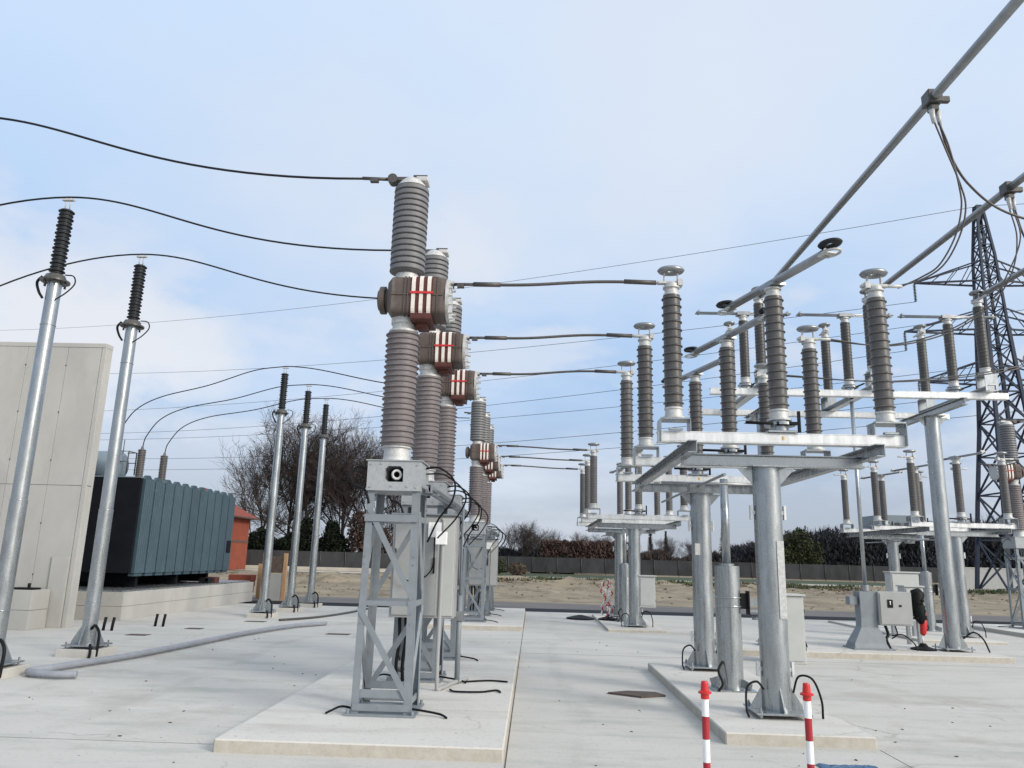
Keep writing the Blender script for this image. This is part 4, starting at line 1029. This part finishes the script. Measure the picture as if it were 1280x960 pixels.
# ------------------------------------------------------------------ far fence, house, vegetation
def fence(p0, p1, h, step, lab, base=None):
    p0 = Vector(p0); p1 = Vector(p1); d = p1-p0; n_ = int(d.length/step)
    t = thing('netting_fence', p0, lab, 'fence'); u = d.normalized()
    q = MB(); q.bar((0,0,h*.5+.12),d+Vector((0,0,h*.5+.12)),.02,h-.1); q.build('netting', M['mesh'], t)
    q0 = MB(); q0.tube([(0,-.03,0),(0,-.03,h+.12)],.035,6); me = q0.mesh('post', M['por_dark'])
    for k in range(n_+1): link(me, 'post', t, u*(k*step)+Vector((0,-.05,0)))
    if base:
        q = MB(); q.bar((0,-.12,base/2),d+Vector((0,-.12,base/2)),.2,base); q.build('base_wall', M['gravel'], t)
fence((-48,80.5,0),(-12,81.5,0),1.85,2.6,'dark netting fence below the bare trees on the left', .35)
fence((-12,97.3,0),(62,99,0),1.9,3.0,'long dark netting fence beyond the green grass on the right')
t = thing('boundary_wall', (41,78,0), 'pale grey wall behind the pylon foot at the right edge', 'wall')
q = MB(); q.box(0,16,0,.25,0,1.95); q.build('body', M['cab'], t); q = MB(); q.box(-.05,16,-.04,.29,1.9505,2.02); q.build('coping', M['concrete_edge'], t)
t = thing('grey_building', (79,160,-1.2), 'far pale grey industrial building beyond the dark wood', 'building')
q = MB(); q.box(0,10,0,10,0,12.5); q.box(-9,-.5,0,10,0,13.5); q.build('wall', M['cons'], t); q = MB()
for x in (-8,-6,-4,-2,1,3,5,7): q.box(x,x+1,-.02,.0,10.3,12)
q.build_each('window', M['glass'], t)
# orange house
t = thing('orange_house', (-32.3,70,0), 'orange red house with tiled roof past the end of the transformer', 'house')
q = MB(); q.box(-6,3.7,0,8,0,5.0); q.build('wall', M['orange'], t)
q = MB(); q.box(-6,3.74,-.05,8,2.55,2.75); q.build('string_course', M['rust'], t)
q = MB(); q._add([(-6.5,-.6,5.0),(4.35,-.6,5.0),(4.35,8.6,5.0),(-6.5,8.6,5.0),(-3,3.9,7.6),(.6,3.9,7.6)],[(0,1,5,4),(1,2,5),(2,3,4,5),(3,0,4)]); q.box(-6.5,4.35,-.6,8.6,4.86,4.999); rf = q.build('roof', M['tile'], t)
q = MB(); q.bar((-6.5,-.66,4.9),(4.4,-.66,4.9),.12,.12); q.bar((4.4,-.66,4.9),(4.4,8.6,4.9),.12,.12); q.build('gutter', M['por_dark'], rf)
for x,z in ((.6,1.0),(2.4,.8),(2.2,3.3)):
    q = MB(); q.box(x,x+.7,-.03,-.001,z,z+1.2); q.build_each('window', M['glass'], t)

# bare trees ------------------------------------------------------
def bare_tree(seed, H, spread=.55, dense=1.0, up=.25):
    rg = random.Random(seed); tr = MB(); cr = MB()
    def rv(): return Vector((rg.gauss(0,1),rg.gauss(0,1),rg.gauss(0,1)))
    def branch(p, d, L, r, lvl, mb):
        n_ = 3 if lvl < 3 else 2; pts = [p]; dd = d
        for i in range(n_):
            dd = (dd+rv()*.10+Vector((0,0,up*.3))).normalized(); pts.append(pts[-1]+dd*(L/n_))
        mb.tube(pts,[r*(1-.55*i/n_) for i in range(n_+1)],5 if lvl < 2 else 3,caps=False)
        if lvl >= 4 and (lvl > 4 or rg.random() < .45): return
        k = {0:10,1:7,2:6,3:4,4:3}[lvl]
        k = max(2,int(k*dense+rg.random()))
        for j in range(k):
            f_ = (.14 if lvl == 0 else .2)+.8*(j+rg.random()*.7)/k; f_ = min(f_,.99)
            i = min(int(f_*n_),n_-1); q_ = pts[i].lerp(pts[i+1], f_*n_-i)
            ax = dd.cross(rv()).normalized(); ang = rg.uniform(.45,.95)*spread*1.6
            nd = (Matrix.Rotation(ang,3,ax)@dd+Vector((0,0,up*.55))).normalized()
            branch(q_, nd, L*rg.uniform(.46,.72)*(1.12-.45*f_ if lvl==0 else 1), max(r*.45,.011), lvl+1, cr)
    branch(Vector((0,0,0)),Vector((0,0,1)),H*.72,H*.016,0,tr)
    return tr, cr
BT = []
for sd, H_, sp, de in ((1,15,.62,1.15),(2,14,.5,1.0),(3,13,.7,1.15)):
    tr, cr = bare_tree(sd,H_,sp,de); BT.append((tr.mesh('trunk',M['bark'],False), cr.mesh('crown',M['bark_far'],False), H_))
def tree(loc, H_, v, lab, group, rz=0.0):
    t = thing('bare_tree', loc, lab, 'tree', group, rz); s_ = H_/BT[v][2]
    a = link(BT[v][0],'trunk',t); c = link(BT[v][1],'crown',t); t.scale = (s_,s_,s_); return t
TL = [(-33.0,92,12.5,1,'leftmost bare tree, spreading beside the orange house'),(-29.8,95,15.5,0,'tall bare tree behind the first distant slim post'),(-26.6,93,17,2,'tallest bare tree, behind the middle slim posts'),(-23.4,96,16.5,0,'rounded bare tree behind the last slim post'),(-20.5,92,14,2,'bare tree just left of the nearest breaker stand'),(-17.5,97,12,1,'bare tree behind the nearest breaker stand')]
for i,(x,y,h_,v,lab) in enumerate(TL): tree((x,y,0),h_,v,lab,'bare trees left of the breakers',i*1.3)
TR = [(-3.6,118,6.2,1),(-1.2,112,6.4,0),(.8,116,5.6,2),(3.6,122,5.6,1),(7.4,120,5.4,0),(10.5,124,5.4,2),(13.6,122,4.6,1),(21,125,5.2,0),(24.6,122,4.8,2)]
TLAB = ['first small bare tree right of the distant breaker stand','bare tree left of the russet hedge','bare tree at the left end of the russet hedge','bare tree top over the left part of the russet hedge','bare tree top over the middle of the russet hedge','bare tree top over the right part of the russet hedge','bare tree top just past the right end of the russet hedge','bare tree top left of the second near column','bare tree top beside the second near column']
for i,((x,y,h_,v),lab) in enumerate(zip(TR,TLAB)): tree((x,y,0),h_,v,lab,'small far bare trees',i*.9+.4)

def leafmass(name, m_, vols, n_, size, lab=None, cat=None, kind=None, seed=5, loc=(0,0,0), flat=1.0, hang=0):
    """many leaf-sized faces through ellipsoid volumes, uneven outline"""
    rg = random.Random(seed); q = MB()
    tot = sum(v[3]*v[5] for v in vols)
    for (cx,cy,cz,rx,ry,rz) in vols:
        k = int(n_*rx*rz/tot)
        for i in range(k):
            while True:
                a,b_,c = rg.uniform(-1,1),rg.uniform(-1,1),rg.uniform(-1,1); l2 = a*a+b_*b_+c*c
                if l2 < 1: break
            lim = .72+.42*noise.noise((cx+a*2.3,cy+b_*2.3,c*2.3+seed))
            if l2 > lim: a*=.8;b_*=.8;c*=.8
            p = Vector((cx+a*rx,cy+b_*ry,max(.05,cz+c*rz)))
            s_ = size*rg.uniform(.5,1.5)
            u = Vector((rg.gauss(0,1),rg.gauss(0,1),rg.gauss(0,1)*flat)).normalized(); w_ = u.cross(Vector((rg.gauss(0,1),rg.gauss(0,1),rg.gauss(0,1)))).normalized()
            q._add([p-u*s_, p+w_*s_*.45, p+u*s_, p-w_*s_*.45],[(0,1,2,3)])
    o = q.build(name, m_, fix=False, loc=loc); tag(o, lab, cat, None, kind); return o
# evergreen and ivy mass below the big bare trees
leafmass('evergreen_shrub',M['ivy'],[(-31.5,90,2.3,2.2,1.6,2.6)],2600,.20,'dark evergreen shrub beside the orange house','shrub',seed=11)
leafmass('evergreen_shrub',M['ivy'],[(-27.5,90,2.0,2.6,2,2.6),(-26.5,91,3.8,1.1,1.3,2.4)],5200,.20,'tall dark ivy-clad shrub below the tallest bare tree','shrub',seed=12)
leafmass('evergreen_shrub',M['ivy'],[(-23.0,90,2.0,2.6,2,2.6),(-23.5,91,3.9,1.1,1.2,2.0)],5200,.20,'dark evergreen shrub behind the last distant slim post','shrub',seed=13)
leafmass('evergreen_shrub',M['hedge'],[(-18.5,89,2.8,3.0,1.8,3.4),(-20,90,4.6,1.8,1.5,2.6)],4200,.20,'brownish shrub behind the nearest breaker stand','shrub',seed=14)
leafmass('evergreen_shrub',M['ivy'],[(-13.5,92,2.0,2.6,1.8,2.6)],2600,.20,'dark shrub seen through the near breaker stands','shrub',seed=15)
leafmass('scrub_bush',M['scrub'],[(-4.2,84,.9,1.6,1.0,1.2),(-6.5,84,.8,1.2,1,1.0)],2200,.13,'olive bush beside the distant breaker stand, before the fence','bush',seed=16)
leafmass('scrub_bush',M['deadweed'],[(-1.6,84,.55,1.2,.9,.8)],900,.12,'low dry bush right of the olive bush','bush',seed=17)
# russet hedge: trimmed box, shaggy
q = MB(); rg = random.Random(21)
for i in range(15000):
    x = rg.uniform(1.0,12.6); z = rg.uniform(.3,4.2+.25*noise.noise((x*1.3,0,2))); y = rg.uniform(104,106.5)
    s_ = .2*rg.uniform(.5,1.4); u = Vector((rg.gauss(0,.6),rg.gauss(0,.5),rg.gauss(0,1))).normalized(); w_ = u.cross(Vector((rg.gauss(0,1),rg.gauss(0,1),rg.gauss(0,1)))).normalized(); p = Vector((x,y,z))
    q._add([p-u*s_,p+w_*s_*.4,p+u*s_,p-w_*s_*.4],[(0,1,2,3)])
tag(q.build('russet_hedge', M['hedge'], fix=False), 'long clipped russet hedge beyond the fence in the middle', 'hedge')
leafmass('dark_hedge',M['ivy'],[(-8+3.0*k,101.5,.9,2.2,1,1.5+.3*math.sin(k*2.1)) for k in range(5)],4200,.2,'low dark hedge behind the fence left of the russet hedge','hedge',seed=22)
# far woods and thickets
def thicket(name, m_, x0, x1, y, hfun, n_, lab, seed):
    rg = random.Random(seed); q = MB()
    for i in range(n_):
        x = rg.uniform(x0,x1); h_ = hfun(x)*(1+.22*noise.noise((x*.45,3,seed))+.14*noise.noise((x*1.6,8,seed))); yy = y+rg.uniform(0,8)
        z = h_*rg.random()**(.9 if i % 2 else 1.8); s_ = rg.uniform(.14,.42)
        u = Vector((rg.gauss(0,.45),rg.gauss(0,.4),1)).normalized(); w_ = u.cross(Vector((rg.gauss(0,1),rg.gauss(0,1),rg.gauss(0,.3)))).normalized(); p = Vector((x,yy,z))
        q._add([p-u*s_,p+w_*s_*.3,p+u*s_,p-w_*s_*.3],[(0,1,2,3)])
    for i in range(int((x1-x0)*7)):   # bare twigs along the top
        x = rg.uniform(x0,x1); h_ = hfun(x)*(1+.22*noise.noise((x*.45,3,seed))); yy = y+rg.uniform(0,8); p = Vector((x,yy,h_*.6)); 
        for k in range(5):
            d = Vector((rg.gauss(0,.35),rg.gauss(0,.3),1)).normalized(); q.tube([p,p+d*h_*.3,p+d*h_*.52+Vector((rg.gauss(0,.15),0,0))],[.05,.035,.012],3,caps=False)
    return tag(q.build(name, m_, fix=False), lab, 'wood', kind='stuff')
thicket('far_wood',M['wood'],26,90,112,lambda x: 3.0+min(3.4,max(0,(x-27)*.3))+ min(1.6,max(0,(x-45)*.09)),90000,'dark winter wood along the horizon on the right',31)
thicket('far_thicket',M['bark_far'],9,32,112,lambda x: 2.8+.5*math.sin(x*.8),16000,'low brown thicket beyond the fence in the middle',32)
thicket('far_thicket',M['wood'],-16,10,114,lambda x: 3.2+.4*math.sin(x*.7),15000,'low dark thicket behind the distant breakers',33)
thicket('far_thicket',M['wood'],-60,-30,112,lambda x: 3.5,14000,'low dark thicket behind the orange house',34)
# conifers
def conifer(loc, h_, lab, seed):
    rg = random.Random(seed); t = thing('conifer', loc, lab, 'tree', 'far slender conifers')
    q = MB(); q.tube([(0,0,0),(0,0,h_)],[.16,.02],6); q.build('trunk', M['bark'], t)
    q = MB()
    for i in range(int(h_*110)):
        z = h_*(.12+.88*rg.random()**.9); r_ = (1-z/h_)*h_*.17*(.35+.65*rg.random()); a = rg.random()*6.283; p = Vector((r_*math.cos(a),r_*math.sin(a),z)); u = Vector((math.cos(a),math.sin(a),-.35)).normalized(); w_ = Vector((-math.sin(a),math.cos(a),.2)); s_ = .25
        q._add([p-u*s_,p+w_*s_*.4,p+u*s_,p-w_*s_*.4],[(0,1,2,3)])
    q.build('crown', M['conifer'], t, fix=False)
conifer((18.6,125,0),7.0,'slender conifer left of the second near column',41)
conifer((21.2,126,0),6.6,'second slender conifer beside the second near column',42)
conifer((34.2,142,0),9.6,'narrow conifer between the two near columns',43)
conifer((16.2,124,0),5.6,'smallest of the slender conifers right of the russet hedge',44)
leafmass('far_shrub',M['scrub'],[(34.5,108,3.2,1.9,1.4,3.0),(36.3,108,4.2,1.9,1.4,3.3),(38.2,108,3.2,1.5,1.3,2.4)],2800,.22,'rounded olive trees just left of the nearest thick column','bush',seed=23)

# weeds along the far side of the soil
def weeds(name, m_, n_, y0, y1, x0, x1, hmax, seed, lab):
    rg = random.Random(seed); q = MB()
    for i in range(n_):
        x = rg.uniform(x0,x1); y = rg.uniform(y0,y1)
        if noise.noise((x*.28,y*.25,seed)) < .05: continue
        for k in range(7):
            a = rg.random()*6.28; h_ = hmax*rg.uniform(.3,1); p = Vector((x+rg.gauss(0,.15),y+rg.gauss(0,.15),-.05)); d = Vector((math.cos(a)*.5,math.sin(a)*.5,1)); w_ = Vector((-math.sin(a),math.cos(a),0))*h_*.16
            q._add([p-w_*.4,p+d*h_*.55-w_,p+d*h_,p+d*h_*.55+w_],[(0,1,2,3)])
    tag(q.build(name, m_, fix=False), lab, 'weeds', kind='stuff')
weeds('weeds',M['stalk'],3600,59,68,-6,64,.42,51,'green weeds along the far edge of the bare soil')
weeds('dry_weeds',M['deadweed'],1300,56,68,-14,64,.4,52,'dry brown weeds along the far edge of the bare soil')
# clods of earth
q = MB(); rg = random.Random(61)
for i in range(2400):
    x = rg.uniform(-25,55); y = rg.uniform(33,60) if i % 3 == 0 else rg.gauss(60,3.5); s_ = rg.uniform(.04,.13) if i % 3 == 0 else rg.uniform(.06,.26); c = Vector((x,y,-.02))
    vs = [c+Vector((rg.uniform(-1,1),rg.uniform(-1,1),rg.uniform(0,.9)))*s_ for _ in range(5)]
    q._add(vs,[(0,1,2),(0,2,3),(0,3,1),(1,2,4),(2,3,4),(3,1,4)])
tag(q.build('soil_clods', M['clod']), 'clods of dry earth on the bare soil', 'soil', kind='stuff')

# ------------------------------------------------------------------ daylight
SUN_EL, SUN_AZ = 25, 126            # azimuth clockwise from +Y (camera looks along +Y)
sd = Vector((math.sin(R(SUN_AZ))*math.cos(R(SUN_EL)), math.cos(R(SUN_AZ))*math.cos(R(SUN_EL)), math.sin(R(SUN_EL))))
sl = bpy.data.lights.new('sun','SUN'); so = bpy.data.objects.new('sun',sl); COL.objects.link(so)
sl.energy = 2.0; sl.angle = R(16); sl.color = (1,.945,.86)
so.rotation_euler = sd.to_track_quat('Z','Y').to_euler()
w = bpy.data.worlds.new('World'); scene.world = w; w.use_nodes = True
nt = w.node_tree; N = nt.nodes; L = nt.links
bg = N['Background']; bg.inputs['Strength'].default_value = .1
sky = N.new('ShaderNodeTexSky'); sky.sky_type = 'NISHITA'; sky.sun_disc = False; sky.sun_elevation = R(SUN_EL); sky.sun_rotation = R(SUN_AZ); sky.air_density = 1.0; sky.dust_density = 1.5; sky.ozone_density = 2
tc = N.new('ShaderNodeTexCoord'); sep = N.new('ShaderNodeSeparateXYZ'); L.new(tc.outputs['Generated'], sep.inputs[0])
def math_(op, a, b_=None, clamp=False):
    m_ = N.new('ShaderNodeMath'); m_.operation = op; m_.use_clamp = clamp
    for i, v in enumerate((a,b_)):
        if v is None: continue
        if isinstance(v,(int,float)): m_.inputs[i].default_value = v
        else: L.new(v, m_.inputs[i])
    return m_.outputs[0]
def wramp(f, stops):
    r = N.new('ShaderNodeValToRGB'); els = r.color_ramp.elements
    while len(els) < len(stops): els.new(.5)
    for e_,(p,c) in zip(els,stops): e_.position = p; e_.color = (*c,1)
    L.new(f, r.inputs['Fac']); return r.outputs['Color']
def wmix(f, a, b_, bt='MIX'):
    x = N.new('ShaderNodeMix'); x.data_type = 'RGBA'; x.blend_type = bt
    for i, v in ((0,f),(6,a),(7,b_)):
        if isinstance(v,(int,float)): x.inputs[i].default_value = v
        elif isinstance(v,tuple): x.inputs[i].default_value = (*v,1)
        else: L.new(v, x.inputs[i])
    return x.outputs[2]
z_ = math_('MAXIMUM', sep.outputs[2], 0.0)
# projected cloud-layer coordinates
den = math_('ADD', z_, .16)
cx = math_('DIVIDE', sep.outputs[0], den); cy = math_('DIVIDE', sep.outputs[1], den)
cv = N.new('ShaderNodeCombineXYZ'); L.new(cx, cv.inputs[0]); L.new(cy, cv.inputs[1])
W_ = (.745,.76,.80)
BLOBS = [
    (Vector((-.556,.795,.215)),.15,12,2.6,1,W_,.95), (Vector((-.48,.84,.225)),.10,14,2.6,1,W_,.95), (Vector((-.425,.875,.228)),.08,16,2.6,1,W_,.95),
    (Vector((-.086,.92,.380)),.075,16,2.4,1,W_,.9), (Vector((-.172,.918,.358)),.09,10,2.0,1,W_,.5), (Vector((-.28,.86,.43)),.24,3,2.0,0,(.66,.72,.82),.65),
    (Vector((.205,.80,.565)),.34,2.4,2.0,0,(.70,.76,.86),.75), (Vector((.08,.90,.43)),.17,4,2.0,0,(.68,.735,.83),.6), (Vector((0,.76,.65)),.36,2,2.0,0,(.68,.75,.86),.5)]
def wnoise(scale, det, rough, off=(0,0,0), st=(1,1,1), src=None):
    mp = N.new('ShaderNodeMapping'); mp.inputs['Location'].default_value = off; mp.inputs['Scale'].default_value = st; L.new(src or cv.outputs[0], mp.inputs['Vector'])
    n = N.new('ShaderNodeTexNoise'); n.inputs['Scale'].default_value = scale; n.inputs['Detail'].default_value = det; n.inputs['Roughness'].default_value = rough; L.new(mp.outputs[0], n.inputs['Vector']); return n.outputs['Fac']
veil = wramp(z_, [(0,(.41,.455,.53)),(.08,(.42,.485,.595)),(.20,(.40,.555,.79)),(.34,(.45,.61,.845)),(.52,(.56,.70,.90)),(.7,(.62,.75,.93)),(1,(.60,.72,.88))])
c1 = wramp(wnoise(.55,6,.55,(3.1,1.7,0)), [(.46,(0,0,0)),(.66,(1,1,1))])
c1v = math_('MULTIPLY', c1, .62)
veil = wmix(c1v, veil, (.70,.77,.88))
# heaped cloud bank low in the sky: direction-space noise, fading out upwards
nb = wnoise(3.4,7,.55,(.35,.2,.1),(1,1,2.3),tc.outputs['Generated'])
band = wramp(z_, [(.08,(.15,.15,.15)),(.18,(.5,.5,.5)),(.30,(.45,.45,.45)),(.46,(.0,.0,.0))])
cum = math_('MULTIPLY', wramp(nb, [(.50,(0,0,0)),(.57,(1,1,1))]), math_('MULTIPLY', band, 2.4, True))
veil = wmix(math_('MULTIPLY', cum, .55), veil, (.70,.73,.80))
# single cloud heaps and veils at fixed directions of the sky, edges broken up by noise
nfine = wnoise(9,6,.62,(1.3,.4,2.2),(1,1,1.4),tc.outputs['Generated'])
nsoft = wnoise(2.6,5,.55,(4.3,.1,.2),(1,1,1.6),tc.outputs['Generated'])
for (d, rad, k, amp, nz_, colr, op) in BLOBS:
    dn = N.new('ShaderNodeVectorMath'); dn.operation = 'DISTANCE'; L.new(tc.outputs['Generated'], dn.inputs[0]); dn.inputs[1].default_value = d
    f_ = math_('MULTIPLY', math_('SUBTRACT', rad, dn.outputs['Value']), k)
    f_ = math_('ADD', f_, math_('MULTIPLY', math_('SUBTRACT', nfine if nz_ else nsoft, .5), amp))
    f_ = math_('MULTIPLY', wramp(f_, [(0,(0,0,0)),(1,(1,1,1))]), op)
    veil = wmix(f_, veil, colr)
scaled = N.new('ShaderNodeVectorMath'); scaled.operation = 'SCALE'; scaled.inputs['Scale'].default_value = 8.2; L.new(veil, scaled.inputs[0])
mixed = wmix(.9, sky.outputs[0], scaled.outputs[0])
# thin cloud glows round the veiled sun
dt = N.new('ShaderNodeVectorMath'); dt.operation = 'DOT_PRODUCT'; L.new(tc.outputs['Generated'], dt.inputs[0]); dt.inputs[1].default_value = sd
gl = math_('POWER', math_('MAXIMUM', dt.outputs['Value'], 0.0), 4.0)
mixed = wmix(math_('MULTIPLY', gl, .8), mixed, (19,18,16.4))
L.new(mixed, bg.inputs['Color'])

vs = scene.view_settings
vs.view_transform = 'Standard'; vs.look = 'None'; vs.gamma = 1; vs.use_curve_mapping = False; vs.exposure = .48
scene.render.film_transparent = False
scene.cycles.max_bounces = 6; scene.cycles.diffuse_bounces = 3
